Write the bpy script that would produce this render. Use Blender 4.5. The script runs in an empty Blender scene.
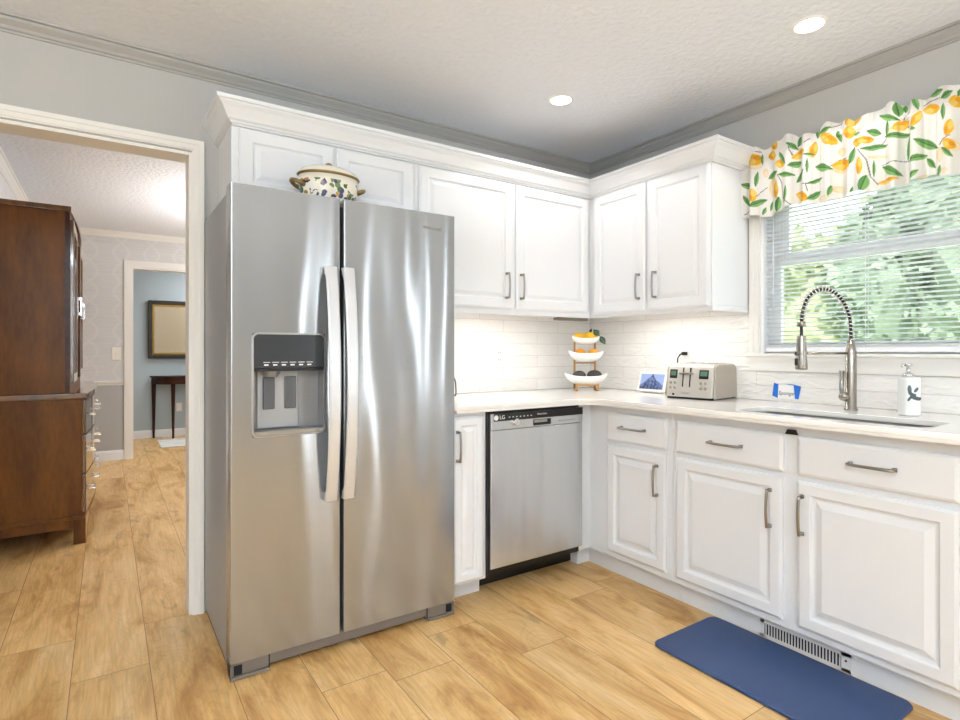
import bpy, bmesh, math, random
from mathutils import Vector, Matrix
random.seed(7)
S = bpy.context.scene
COL = S.collection
PI = math.pi

# ------------------------------------------------------------------ camera
cd = bpy.data.cameras.new('camera'); cam = bpy.data.objects.new('camera', cd); COL.objects.link(cam)
cam.location = (-2.748, -2.749, 1.163)
cam.rotation_euler = (PI/2, 0, -math.atan(373/557))
cd.sensor_width = 36; cd.lens = 557/960*36; cd.shift_y = -9.5/960
cd.clip_start = 0.05; cd.clip_end = 200
S.camera = cam
# ------------------------------------------------------------------ world, sun, lights, exposure
S.view_settings.view_transform = 'Standard'; S.view_settings.look = 'None'
S.view_settings.gamma = 1; S.view_settings.use_curve_mapping = False
S.view_settings.exposure = 0.18
w = bpy.data.worlds.new('sky'); S.world = w; w.use_nodes = True
bg = w.node_tree.nodes['Background']; bg.inputs[0].default_value = (0.86, 0.93, 1.0, 1); bg.inputs[1].default_value = 3.0
def light(name, kind, loc, rot, energy, color=(1, 1, 1), size=1, sy=None, spread=None):
    l = bpy.data.lights.new(name, kind); o = bpy.data.objects.new(name, l); COL.objects.link(o)
    o.location = loc; o.rotation_euler = rot; l.energy = energy; l.color = color
    if kind == 'AREA':
        l.size = size
        if sy: l.shape = 'RECTANGLE'; l.size_y = sy
        if spread: l.spread = spread
    elif kind == 'SUN': l.angle = size
    else: l.shadow_soft_size = size
    return o
light('sun', 'SUN', (0, 0, 8), (math.radians(28), math.radians(-30), 0), 5.5, (1, .96, .88), 0.02)
CW = (.86, .945, 1)
light('rear_fill', 'AREA', (-3.4, -5.28, 1.45), (PI/2, 0, 0), 22, CW, 1.7, 1.3)  # added fill from the unseen rear of the room, no window there
light('rear_streak_fill', 'AREA', (-.20, -5.28, 1.15), (PI/2, 0, 0), 12, CW, .26, 1.9)  # added narrow light that makes a bright streak in the refrigerator steel
light('side_streak_fill', 'AREA', (-.03, -3.5, 1.15), (PI/2, 0, PI/2), 9, CW, .14, 1.9)  # added strip on the right wall for a second refrigerator streak, no door
light('left_fill', 'AREA', (-4.78, -3.0, 1.45), (PI/2, 0, -PI/2), 16, CW, 1.5, 1.3)  # added fill from the left, where the wall is solid
light('ceiling_fill', 'AREA', (-3.3, -3.9, 1.75), (PI, 0, 0), 200, CW, .6, .6)  # added upward fill behind the camera to brighten the ceiling, no fixture
light('dining_ceiling_light', 'AREA', (-1.7, 2.2, 2.38), (0, 0, 0), 14, (.98, .97, .95), .7, .7)
light('dining_ceiling_fill', 'AREA', (-1.2, 2.4, 1.6), (PI, 0, 0), 58, (.98, .97, .95), .5, .5)  # added upward fill to lift the dining room ceiling, no lamp stands here
light('foyer_light', 'AREA', (-1.2, 5.1, 2.40), (0, 0, 0), 30, (.97, .98, 1), .6, .6)
light('sink_window_light', 'AREA', (0.16, -1.68, 1.62), (0, PI/2, 0), 3, (.93, .97, 1), .9, .9)

# ------------------------------------------------------------------ materials
def nt(name):
    m = bpy.data.materials.new(name); m.use_nodes = True
    return m, m.node_tree, m.node_tree.nodes['Principled BSDF']
def rgb(h):
    h = h.lstrip('#'); c = [int(h[i:i+2], 16)/255 for i in (0, 2, 4)]
    return tuple(((x/12.92) if x <= .04045 else ((x+.055)/1.055)**2.4) for x in c) + (1,)
def mat(name, col, rough=.5, metal=0, var=.03, scale=8, bump=0, bscale=60, coat=0, stretch=None, emit=None, estr=1, spec=None):
    m, t, b = nt(name)
    col = rgb(col) if isinstance(col, str) else col
    tc = t.nodes.new('ShaderNodeTexCoord'); mp = t.nodes.new('ShaderNodeMapping')
    if stretch: mp.inputs['Scale'].default_value = stretch
    t.links.new(tc.outputs['Object'], mp.inputs[0])
    n = t.nodes.new('ShaderNodeTexNoise'); n.inputs['Scale'].default_value = scale; n.inputs['Detail'].default_value = 3
    t.links.new(mp.outputs[0], n.inputs['Vector'])
    mx = t.nodes.new('ShaderNodeMix'); mx.data_type = 'RGBA'
    mx.inputs[6].default_value = tuple(c*(1-var) for c in col[:3])+(1,); mx.inputs[7].default_value = tuple(min(1, c*(1+var)) for c in col[:3])+(1,)
    t.links.new(n.outputs[0], mx.inputs[0]); t.links.new(mx.outputs[2], b.inputs['Base Color'])
    b.inputs['Roughness'].default_value = rough; b.inputs['Metallic'].default_value = metal
    if spec is not None: b.inputs['Specular IOR Level'].default_value = spec
    if coat: b.inputs['Coat Weight'].default_value = coat; b.inputs['Coat Roughness'].default_value = .05
    if bump:
        n2 = t.nodes.new('ShaderNodeTexNoise'); n2.inputs['Scale'].default_value = bscale; n2.inputs['Detail'].default_value = 4
        t.links.new(mp.outputs[0], n2.inputs['Vector'])
        bp = t.nodes.new('ShaderNodeBump'); bp.inputs['Strength'].default_value = bump; bp.inputs['Distance'].default_value = .01
        t.links.new(n2.outputs[0], bp.inputs['Height']); t.links.new(bp.outputs[0], b.inputs['Normal'])
    if emit:
        b.inputs['Emission Color'].default_value = rgb(emit) if isinstance(emit, str) else emit
        b.inputs['Emission Strength'].default_value = estr
    return m
M = {}
M['white'] = mat('white_cabinet_paint', '#e6e7e9', .32, var=.01)
M['trim'] = mat('cream_white_trim_paint', '#edeae4', .38, var=.01)
M['basewhite'] = mat('white_baseboard_paint', '#f3f3f3', .4, var=.01)
M['wall'] = mat('grey_wall_paint', '#b9b8b5', .7, var=.012, bump=.05, bscale=150)
M['crown'] = mat('grey_crown_paint', '#a3a19d', .5, var=.012)
M['ceil'] = mat('textured_ceiling_paint', '#e9ecf2', .85, var=.03, scale=40, bump=.55, bscale=38)
M['bluewall'] = mat('blue_grey_foyer_paint', '#b3bec2', .7, var=.012)
M['steel_trim'] = mat('satin_nickel', '#a9a6a1', .3, 1, var=.04)
M['chrome'] = mat('bright_chrome', '#dcdcdc', .12, 1, var=.02)
M['pull'] = mat('brushed_nickel_pull', '#9d9994', .28, 1, var=.05)
M['nickel'] = mat('brushed_nickel_faucet', '#a39d94', .27, 1, var=.04)
M['black'] = mat('black_plastic', '#0c0c0d', .35, var=.1)
M['darkgap'] = mat('dark_rubber_gasket', '#050505', .8)
M['quartz'] = mat('white_quartz', '#efebe6', .13, var=.02, scale=5)
M['basin'] = mat('brushed_steel_basin', '#c9c8c6', .32, .8, var=.06)
M['grille'] = mat('taupe_plastic_grille', '#6d645b', .5, var=.04)
M['fside'] = mat('grey_painted_steel_side', '#9b9da0', .42, .2, var=.04, bump=.05, bscale=400)
M['mat'] = mat('navy_vinyl_mat', '#2d436b', .42, var=.05, bump=.12, bscale=300)
M['ventw'] = mat('white_metal_register', '#e4e2df', .4)
M['plate'] = mat('white_plastic_plate', '#efece8', .35)
M['bone'] = mat('ivory_ceramic', '#efe8d8', .18, var=.02)
M['gold'] = mat('gold_trim_paint', '#8d7443', .35, .4, var=.15, scale=40)
M['bowlw'] = mat('white_glazed_ceramic', '#f6f3ee', .2, var=.01)
M['bamboo'] = mat('bamboo_wood', '#b5853f', .45, var=.15, scale=20, stretch=(1, 1, .15))
M['lemon'] = mat('lemon_peel', '#f4bd16', .4, var=.08, bump=.15, bscale=130)
M['orange'] = mat('orange_peel', '#f09a1c', .42, var=.07, bump=.2, bscale=140)
M['avocado'] = mat('dark_avocado_skin', '#35312e', .45, var=.2, bump=.4, bscale=90)
M['leafd'] = mat('dark_green_leaf', '#3f5a3c', .45, var=.15, scale=30)
M['twig'] = mat('brown_stem', '#3a2c1a', .7)
M['tape'] = mat('blue_painter_tape', '#1f6fd0', .55)
M['paper'] = mat('white_paper', '#f8f6f2', .8)
M['ink'] = mat('dark_ink', '#3a3550', .7)
M['toaster'] = mat('brushed_toaster_steel', '#b5aca0', .3, .7, var=.04, scale=30, stretch=(.2, 1, 8))
M['toastw'] = mat('pale_silver_toaster_front', '#cdc7bd', .3, .4, var=.02)
M['lcd'] = mat('green_grey_lcd', '#56705f', .2, emit='#5f7f68', estr=.25)
M['glasspl'] = mat('mirror_glass', '#f0e2c6', .12, .85, var=.01)
M['soapw'] = mat('white_porcelain', '#f3f3f0', .22)
M['print'] = mat('grey_green_leaf_print', '#5d6a6b', .4, var=.4, scale=60)
M['blind'] = mat('white_blind_vinyl', '#f4f7f8', .4, var=.01)
def translucent(m, f):
    t = m.node_tree; b = t.nodes['Principled BSDF']; out = t.nodes['Material Output']
    tl = t.nodes.new('ShaderNodeBsdfTranslucent'); tl.inputs[0].default_value = (.93, .96, .97, 1); mx = t.nodes.new('ShaderNodeMixShader'); mx.inputs[0].default_value = f
    t.links.new(b.outputs[0], mx.inputs[1]); t.links.new(tl.outputs[0], mx.inputs[2]); t.links.new(mx.outputs[0], out.inputs[0])
translucent(M['blind'], .28)
M['vinylw'] = mat('white_window_vinyl', '#fbfcfd', .35, var=.01)
M['cord'] = mat('white_cord', '#e8ecec', .6)
M['dispdark'] = mat('dark_dispenser_plastic', '#3d3f41', .22, .3, var=.04)
M['dispgrey'] = mat('grey_dispenser_plastic', '#8e8e8f', .35, .5, var=.03)
M['handle'] = mat('satin_steel_handle', '#dcdde0', .34, .6, var=.02)
M['dispback'] = mat('light_grey_dispenser_plastic', '#a3a3a3', .4, .3, var=.02)
M['paddle'] = mat('smoky_paddle', '#5d5e60', .2, .2, var=.1)
M['grass'] = mat('lawn_green', '#7d9a5a', .9, var=.25, scale=3)
M['leafa'] = mat('pale_tree_leaf', '#a6b484', .6, var=.3, scale=2)  # pale yellowish leaf green
M['leafb'] = mat('deep_tree_leaf', '#879a80', .6, var=.3, scale=2)
M['bark'] = mat('tree_bark', '#5a4a3a', .9, var=.3)
M['rug'] = mat('pale_marbled_rug', '#d6d3cd', .9, var=.25, scale=6)
M['frame'] = mat('dark_bronze_frame', '#3b352c', .3, .5, var=.3, scale=20)
M['framegold'] = mat('gilt_inner_frame', '#a78a4d', .3, .7, var=.1)
M['lens'] = mat('glowing_lamp_lens', '#ffffff', .5, emit=(1, .97, .92, 1), estr=14)
M['lampring'] = mat('white_lamp_trim', '#f4f2ee', .4)
M['bulb'] = mat('warm_strip_diffuser', '#ffffff', .5, emit=(1, .95, .88, 1), estr=4)

def wood(name, dark, light_, rough, coat, sc=(3, 3, .35)):
    m, t, b = nt(name)
    tc = t.nodes.new('ShaderNodeTexCoord'); mp = t.nodes.new('ShaderNodeMapping'); mp.inputs['Scale'].default_value = sc
    t.links.new(tc.outputs['Object'], mp.inputs[0])
    n = t.nodes.new('ShaderNodeTexNoise'); n.inputs['Scale'].default_value = 3.5; n.inputs['Detail'].default_value = 6; n.inputs['Distortion'].default_value = .6
    n2 = t.nodes.new('ShaderNodeTexNoise'); n2.inputs['Scale'].default_value = 30; n2.inputs['Detail'].default_value = 3
    t.links.new(mp.outputs[0], n.inputs['Vector']); t.links.new(mp.outputs[0], n2.inputs['Vector'])
    mm = t.nodes.new('ShaderNodeMix'); mm.inputs[0].default_value = .3
    t.links.new(n.outputs[0], mm.inputs[2]); t.links.new(n2.outputs[0], mm.inputs[3])
    cr = t.nodes.new('ShaderNodeValToRGB'); cr.color_ramp.elements[0].position = .3; cr.color_ramp.elements[1].position = .7
    cr.color_ramp.elements[0].color = rgb(dark); cr.color_ramp.elements[1].color = rgb(light_)
    t.links.new(mm.outputs[0], cr.inputs[0]); t.links.new(cr.outputs[0], b.inputs['Base Color'])
    b.inputs['Roughness'].default_value = rough
    if coat: b.inputs['Coat Weight'].default_value = coat; b.inputs['Coat Roughness'].default_value = .04
    else: b.inputs['Specular IOR Level'].default_value = .25
    return m
M['cherry'] = wood('cherry_wood', '#4f2c0c', '#85521a', .38, 0, (2.2, 2.2, .5))
M['cherrygloss'] = wood('glossy_cherry_wood', '#4d2d10', '#7f5022', .2, 1)
M['walnut'] = wood('dark_walnut', '#24120c', '#4f2a18', .3, 0, (.6, 3, 3))

def steel(name, base=.62, rough=.26, bump=.28, freq=5.0):
    m, t, b = nt(name)
    tc = t.nodes.new('ShaderNodeTexCoord')
    mp = t.nodes.new('ShaderNodeMapping'); mp.inputs['Scale'].default_value = (freq, freq, .6)
    t.links.new(tc.outputs['Object'], mp.inputs[0])
    n = t.nodes.new('ShaderNodeTexNoise'); n.inputs['Scale'].default_value = 1.0; n.inputs['Detail'].default_value = 1.2
    t.links.new(mp.outputs[0], n.inputs['Vector'])
    bp = t.nodes.new('ShaderNodeBump'); bp.inputs['Strength'].default_value = bump; bp.inputs['Distance'].default_value = .05
    t.links.new(n.outputs[0], bp.inputs['Height']); t.links.new(bp.outputs[0], b.inputs['Normal'])
    mp2 = t.nodes.new('ShaderNodeMapping'); mp2.inputs['Scale'].default_value = (6, 6, 500)
    t.links.new(tc.outputs['Object'], mp2.inputs[0])
    n2 = t.nodes.new('ShaderNodeTexNoise'); n2.inputs['Scale'].default_value = 1; n2.inputs['Detail'].default_value = 2
    t.links.new(mp2.outputs[0], n2.inputs['Vector'])
    mr = t.nodes.new('ShaderNodeMapRange'); mr.inputs[3].default_value = base*.94; mr.inputs[4].default_value = base*1.06
    t.links.new(n2.outputs[0], mr.inputs[0])
    cc = t.nodes.new('ShaderNodeCombineColor')
    for i in range(3):
        g_ = t.nodes.new('ShaderNodeMath'); g_.operation = 'MULTIPLY'; g_.inputs[1].default_value = (.972, 1.0, 1.03)[i]; t.links.new(mr.outputs[0], g_.inputs[0]); t.links.new(g_.outputs[0], cc.inputs[i])
    t.links.new(cc.outputs[0], b.inputs['Base Color'])
    b.inputs['Metallic'].default_value = .82; b.inputs['Roughness'].default_value = rough
    b.inputs['Anisotropic'].default_value = .9
    tg = t.nodes.new('ShaderNodeTangent'); tg.direction_type = 'RADIAL'; tg.axis = 'X'
    t.links.new(tg.outputs[0], b.inputs['Tangent'])
    return m
M['steel'] = steel('brushed_stainless_steel', .42, .20, .60, 3.4)
M['steel2'] = steel('smooth_stainless_door', .68, .27, .34, 6.0)

# light oak vinyl planks running along Y
def floor_mat():
    m, t, b = nt('light_oak_planks'); L = t.links.new; N = t.nodes.new
    tc = N('ShaderNodeTexCoord'); sp = N('ShaderNodeSeparateXYZ'); L(tc.outputs['Object'], sp.inputs[0])
    ax = N('ShaderNodeMath'); ax.operation = 'ADD'; ax.inputs[1].default_value = 2.379+.2375*20; L(sp.outputs[0], ax.inputs[0])
    ay = N('ShaderNodeMath'); ay.operation = 'ADD'; L(sp.outputs[1], ay.inputs[0])
    ro = N('ShaderNodeMath'); ro.operation = 'DIVIDE'; ro.inputs[1].default_value = .2375; L(ax.outputs[0], ro.inputs[0])
    rf = N('ShaderNodeMath'); rf.operation = 'FLOOR'; L(ro.outputs[0], rf.inputs[0])
    wn_ = N('ShaderNodeTexWhiteNoise'); wn_.noise_dimensions = '1D'; L(rf.outputs[0], wn_.inputs['W'])
    sh = N('ShaderNodeMath'); sh.operation = 'MULTIPLY_ADD'; sh.inputs[1].default_value = 1.83; sh.inputs[2].default_value = 18.6; L(wn_.outputs['Value'], sh.inputs[0]); L(sh.outputs[0], ay.inputs[1])
    cb = N('ShaderNodeCombineXYZ'); L(ay.outputs[0], cb.inputs[0]); L(ax.outputs[0], cb.inputs[1])
    br = N('ShaderNodeTexBrick'); L(cb.outputs[0], br.inputs['Vector'])
    br.inputs['Color1'].default_value = (0, 0, 0, 1); br.inputs['Color2'].default_value = (1, 1, 1, 1); br.inputs['Mortar'].default_value = (.5, .5, .5, 1)
    br.inputs['Scale'].default_value = 1; br.inputs['Mortar Size'].default_value = .0014; br.inputs['Mortar Smooth'].default_value = .2
    br.inputs['Brick Width'].default_value = 1.83; br.inputs['Row Height'].default_value = .2375; br.offset = 0; br.offset_frequency = 2
    bw = N('ShaderNodeSeparateColor'); L(br.outputs['Color'], bw.inputs[0])
    off = N('ShaderNodeMath'); off.operation = 'MULTIPLY'; off.inputs[1].default_value = 37; L(bw.outputs[0], off.inputs[0])
    gx = N('ShaderNodeMath'); gx.operation = 'MULTIPLY'; gx.inputs[1].default_value = 1.0; L(sp.outputs[0], gx.inputs[0])
    def vec(k):
        gy = N('ShaderNodeMath'); gy.operation = 'MULTIPLY'; gy.inputs[1].default_value = k; L(sp.outputs[1], gy.inputs[0])
        gv = N('ShaderNodeCombineXYZ'); L(gx.outputs[0], gv.inputs[0]); L(gy.outputs[0], gv.inputs[1]); L(off.outputs[0], gv.inputs[2]); return gv.outputs[0]
    def noise(k, sc, det, dist, rough=.5):
        n = N('ShaderNodeTexNoise'); n.inputs['Scale'].default_value = sc; n.inputs['Detail'].default_value = det; n.inputs['Distortion'].default_value = dist; n.inputs['Roughness'].default_value = rough
        L(vec(k), n.inputs['Vector']); return n.outputs[0]
    def rng(x, a, b, c, d):
        r = N('ShaderNodeMapRange'); r.inputs[1].default_value = a; r.inputs[2].default_value = b; r.inputs[3].default_value = c; r.inputs[4].default_value = d; L(x, r.inputs[0]); return r.outputs[0]
    def mul(x, y):
        m_ = N('ShaderNodeMath'); m_.operation = 'MULTIPLY'; L(x, m_.inputs[0])
        if isinstance(y, float): m_.inputs[1].default_value = y
        else: L(y, m_.inputs[1])
        return m_.outputs[0]
    cr = N('ShaderNodeValToRGB'); e = cr.color_ramp.elements
    e[0].position = .30; e[0].color = rgb('#a5763f'); e[1].position = .72; e[1].color = rgb('#e6c38e')
    for p_, c_ in ((.40, '#c4965a'), (.50, '#d8ae72')): x = e.new(p_); x.color = rgb(c_)
    L(noise(.24, 5.5, 6, 1.3, .62), cr.inputs[0])
    fr = N('ShaderNodeMath'); fr.operation = 'FRACT'; L(mul(noise(.20, 4.5, 2, .6), 34.0), fr.inputs[0])
    fac = mul(rng(fr.outputs[0], 0, .35, .90, 1.0), rng(noise(.045, 130, 3, 0), .32, .66, .86, 1.05))
    fac = mul(fac, rng(noise(.40, 10, 3, .8), .64, .74, 1.0, .70))
    fac = mul(fac, rng(bw.outputs[0], 0, 1, .92, 1.05))
    c2 = N('ShaderNodeMix'); c2.data_type = 'RGBA'; c2.blend_type = 'MULTIPLY'; c2.inputs[0].default_value = 1; L(cr.outputs[0], c2.inputs[6]); L(fac, c2.inputs[7])
    c3 = N('ShaderNodeMix'); c3.data_type = 'RGBA'; L(br.outputs['Fac'], c3.inputs[0]); L(c2.outputs[2], c3.inputs[6]); c3.inputs[7].default_value = rgb('#80603a')
    L(c3.outputs[2], b.inputs['Base Color']); b.inputs['Roughness'].default_value = .38; b.inputs['Specular IOR Level'].default_value = .35
    bp = N('ShaderNodeBump'); bp.inputs['Strength'].default_value = .15; bp.inputs['Distance'].default_value = .002; bp.invert = True
    L(br.outputs['Fac'], bp.inputs['Height']); L(bp.outputs[0], b.inputs['Normal'])
    return m
M['floor'] = floor_mat()

# glossy white wavy tile, axis = which object coordinate runs along the wall
def tile_mat(name, axis):
    m, t, b = nt(name); L = t.links.new; N = t.nodes.new
    tc = N('ShaderNodeTexCoord'); sp = N('ShaderNodeSeparateXYZ'); L(tc.outputs['Object'], sp.inputs[0])
    ah = N('ShaderNodeMath'); ah.operation = 'ADD'; ah.inputs[1].default_value = 20.1; L(sp.outputs[axis], ah.inputs[0])
    az = N('ShaderNodeMath'); az.operation = 'ADD'; az.inputs[1].default_value = -.914+.0725*20; L(sp.outputs[2], az.inputs[0])
    cb = N('ShaderNodeCombineXYZ'); L(ah.outputs[0], cb.inputs[0]); L(az.outputs[0], cb.inputs[1])
    br = N('ShaderNodeTexBrick'); L(cb.outputs[0], br.inputs['Vector'])
    br.inputs['Color1'].default_value = rgb('#edeae5'); br.inputs['Color2'].default_value = rgb('#f4f1ed'); br.inputs['Mortar'].default_value = rgb('#d9d4cd')
    br.inputs['Scale'].default_value = 1; br.inputs['Mortar Size'].default_value = .0016; br.inputs['Mortar Smooth'].default_value = .3
    br.inputs['Brick Width'].default_value = .44; br.inputs['Row Height'].default_value = .0725; br.offset = .4; br.offset_frequency = 2
    L(br.outputs['Color'], b.inputs['Base Color']); b.inputs['Roughness'].default_value = .16
    mp = N('ShaderNodeMapping'); mp.inputs['Scale'].default_value = (1, 2.6, 1); L(cb.outputs[0], mp.inputs[0])
    n = N('ShaderNodeTexNoise'); n.inputs['Scale'].default_value = 11; n.inputs['Detail'].default_value = 1; n.inputs['Distortion'].default_value = 1.2; L(mp.outputs[0], n.inputs['Vector'])
    b1 = N('ShaderNodeBump'); b1.inputs['Strength'].default_value = .6; b1.inputs['Distance'].default_value = .012; L(n.outputs[0], b1.inputs['Height'])
    b2 = N('ShaderNodeBump'); b2.invert = True; b2.inputs['Strength'].default_value = .5; b2.inputs['Distance'].default_value = .003; L(br.outputs['Fac'], b2.inputs['Height']); L(b1.outputs[0], b2.inputs['Normal'])
    L(b2.outputs[0], b.inputs['Normal'])
    return m
M['tileb'] = tile_mat('white_wavy_tile_back', 0); M['tiler'] = tile_mat('white_wavy_tile_right', 1)

# pale trellis wallpaper above a grey painted dado
def paper_mat():
    m, t, b = nt('pale_trellis_wallpaper'); L = t.links.new; N = t.nodes.new
    tc = N('ShaderNodeTexCoord'); sp = N('ShaderNodeSeparateXYZ'); L(tc.outputs['Object'], sp.inputs[0])
    def mth(op, a, bb=None):
        n = N('ShaderNodeMath'); n.operation = op
        for i, q in enumerate((a, bb)):
            if q is None: continue
            if isinstance(q, (int, float)): n.inputs[i].default_value = q
            else: L(q, n.inputs[i])
        return n.outputs[0]
    h = mth('ADD', sp.outputs[0], sp.outputs[1])
    sz = mth('MULTIPLY', mth('SINE', mth('MULTIPLY', sp.outputs[2], 2*PI/.42)), .07)
    def line(sign):
        q = mth('ADD', h, mth('MULTIPLY', sz, sign))
        f = mth('FRACT', mth('DIVIDE', mth('ADD', q, 20), .28))
        return mth('LESS_THAN', mth('ABSOLUTE', mth('SUBTRACT', f, .5)), .05)
    ln = mth('MAXIMUM', line(1), line(-1))
    mp = N('ShaderNodeMapping'); mp.inputs['Scale'].default_value = (2, 2, 90); L(tc.outputs['Object'], mp.inputs[0])
    n = N('ShaderNodeTexNoise'); n.inputs['Scale'].default_value = 2; n.inputs['Detail'].default_value = 3; L(mp.outputs[0], n.inputs['Vector'])
    cr = N('ShaderNodeValToRGB'); cr.color_ramp.elements[0].position = .35; cr.color_ramp.elements[0].color = rgb('#d3d1d0'); cr.color_ramp.elements[1].position = .65; cr.color_ramp.elements[1].color = rgb('#dcdad8'); L(n.outputs[0], cr.inputs[0])
    c = N('ShaderNodeMix'); c.data_type = 'RGBA'; L(mth('MULTIPLY', ln, .38), c.inputs[0]); L(cr.outputs[0], c.inputs[6]); c.inputs[7].default_value = rgb('#e6e4e0')
    d = N('ShaderNodeMix'); d.data_type = 'RGBA'; L(mth('LESS_THAN', sp.outputs[2], .82), d.inputs[0]); L(c.outputs[2], d.inputs[6]); d.inputs[7].default_value = rgb('#b4b4b2')
    L(d.outputs[2], b.inputs['Base Color']); b.inputs['Roughness'].default_value = .7
    return m
M['wallpaper'] = paper_mat()

def glass_mat():
    m, t, b = nt('clear_window_glass'); t.nodes.remove(b)
    out = t.nodes['Material Output']; tr = t.nodes.new('ShaderNodeBsdfTransparent'); gl = t.nodes.new('ShaderNodeBsdfGlossy'); gl.inputs['Roughness'].default_value = .02
    fr = t.nodes.new('ShaderNodeFresnel'); fr.inputs[0].default_value = 1.3
    mx = t.nodes.new('ShaderNodeMixShader'); t.links.new(fr.outputs[0], mx.inputs[0]); t.links.new(tr.outputs[0], mx.inputs[1]); t.links.new(gl.outputs[0], mx.inputs[2])
    t.links.new(mx.outputs[0], out.inputs[0]); return m
M['glass'] = glass_mat()

def floral_mat():
    m, t, b = nt('ivory_ceramic_with_fruit_band'); L = t.links.new; N = t.nodes.new
    tc = N('ShaderNodeTexCoord'); sp = N('ShaderNodeSeparateXYZ'); L(tc.outputs['Object'], sp.inputs[0])
    v = N('ShaderNodeTexVoronoi'); v.inputs['Scale'].default_value = 44; L(tc.outputs['Object'], v.inputs['Vector'])
    hs = N('ShaderNodeSeparateColor'); L(v.outputs['Color'], hs.inputs[0])
    cr = N('ShaderNodeValToRGB'); cr.color_ramp.interpolation = 'CONSTANT'; e = cr.color_ramp.elements
    e[0].color = rgb('#3f4468'); e[0].position = 0; e[1].position = .2; e[1].color = rgb('#6f8457')
    for p, c in ((.42, '#efe6d2'), (.56, '#b58a4a'), (.68, '#5a3a4c'), (.8, '#4d6a48'), (.92, '#e9dfc6')):
        x = e.new(p); x.color = rgb(c)
    L(hs.outputs[0], cr.inputs[0])
    dm = N('ShaderNodeMath'); dm.operation = 'LESS_THAN'; dm.inputs[1].default_value = .55; L(v.outputs['Distance'], dm.inputs[0])
    z0 = N('ShaderNodeMath'); z0.operation = 'COMPARE'; z0.inputs[1].default_value = .088; z0.inputs[2].default_value = .036; L(sp.outputs[2], z0.inputs[0])
    n = N('ShaderNodeTexNoise'); n.inputs['Scale'].default_value = 14; L(tc.outputs['Object'], n.inputs['Vector'])
    g = N('ShaderNodeMath'); g.operation = 'GREATER_THAN'; g.inputs[1].default_value = .44; L(n.outputs[0], g.inputs[0])
    a = N('ShaderNodeMath'); a.operation = 'MULTIPLY'; L(dm.outputs[0], a.inputs[0]); L(z0.outputs[0], a.inputs[1])
    a2 = N('ShaderNodeMath'); a2.operation = 'MULTIPLY'; L(a.outputs[0], a2.inputs[0]); L(g.outputs[0], a2.inputs[1])
    c = N('ShaderNodeMix'); c.data_type = 'RGBA'; L(a2.outputs[0], c.inputs[0]); c.inputs[6].default_value = rgb('#efe8d8'); L(cr.outputs[0], c.inputs[7])
    L(c.outputs[2], b.inputs['Base Color']); b.inputs['Roughness'].default_value = .18
    return m
M['floral'] = floral_mat()

def screen_mat():   # a bluish photo of a mountain peak
    m, t, b = nt('tablet_screen_picture'); L = t.links.new; N = t.nodes.new
    tc = N('ShaderNodeTexCoord'); sp = N('ShaderNodeSeparateXYZ'); L(tc.outputs['Object'], sp.inputs[0])
    n = N('ShaderNodeTexNoise'); n.inputs['Scale'].default_value = 60; n.inputs['Detail'].default_value = 3; L(tc.outputs['Object'], n.inputs['Vector'])
    ab = N('ShaderNodeMath'); ab.operation = 'ABSOLUTE'; L(sp.outputs[0], ab.inputs[0])
    p = N('ShaderNodeMath'); p.operation = 'POWER'; p.inputs[1].default_value = .6; L(ab.outputs[0], p.inputs[0])
    s = N('ShaderNodeMath'); s.operation = 'MULTIPLY_ADD'; s.inputs[1].default_value = -.36; s.inputs[2].default_value = .104; L(p.outputs[0], s.inputs[0])
    q = N('ShaderNodeMath'); q.operation = 'MULTIPLY_ADD'; q.inputs[1].default_value = .035; L(n.outputs[0], q.inputs[0]); L(s.outputs[0], q.inputs[2])
    c = N('ShaderNodeMath'); c.operation = 'LESS_THAN'; L(sp.outputs[2], c.inputs[0]); L(q.outputs[0], c.inputs[1])
    cr = N('ShaderNodeValToRGB'); cr.color_ramp.elements[0].position = .38; cr.color_ramp.elements[1].position = .66; cr.color_ramp.elements[0].color = rgb('#33436e'); cr.color_ramp.elements[1].color = rgb('#7f93c6'); L(n.outputs[0], cr.inputs[0])
    mx = N('ShaderNodeMix'); mx.data_type = 'RGBA'; L(c.outputs[0], mx.inputs[0]); mx.inputs[6].default_value = rgb('#aec4f2'); L(cr.outputs[0], mx.inputs[7])
    L(mx.outputs[2], b.inputs['Emission Color']); b.inputs['Emission Strength'].default_value = .85
    b.inputs['Base Color'].default_value = (.01, .01, .012, 1); b.inputs['Roughness'].default_value = .1
    return m
M['screen'] = screen_mat()

def cloth_mat():
    m, t, b = nt('lemon_print_cotton')
    a = t.nodes.new('ShaderNodeVertexColor'); a.layer_name = 'print'
    n = t.nodes.new('ShaderNodeTexNoise'); n.inputs['Scale'].default_value = 500
    bp = t.nodes.new('ShaderNodeBump'); bp.inputs['Strength'].default_value = .1; bp.inputs['Distance'].default_value = .001
    t.links.new(n.outputs[0], bp.inputs['Height']); t.links.new(bp.outputs[0], b.inputs['Normal'])
    t.links.new(a.outputs[0], b.inputs['Base Color']); b.inputs['Roughness'].default_value = .9
    out = t.nodes['Material Output']; tl = t.nodes.new('ShaderNodeBsdfTranslucent'); mx = t.nodes.new('ShaderNodeMixShader'); mx.inputs[0].default_value = .3
    t.links.new(a.outputs[0], tl.inputs[0]); t.links.new(b.outputs[0], mx.inputs[1]); t.links.new(tl.outputs[0], mx.inputs[2]); t.links.new(mx.outputs[0], out.inputs[0])
    return m
M['cloth'] = cloth_mat()

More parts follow.
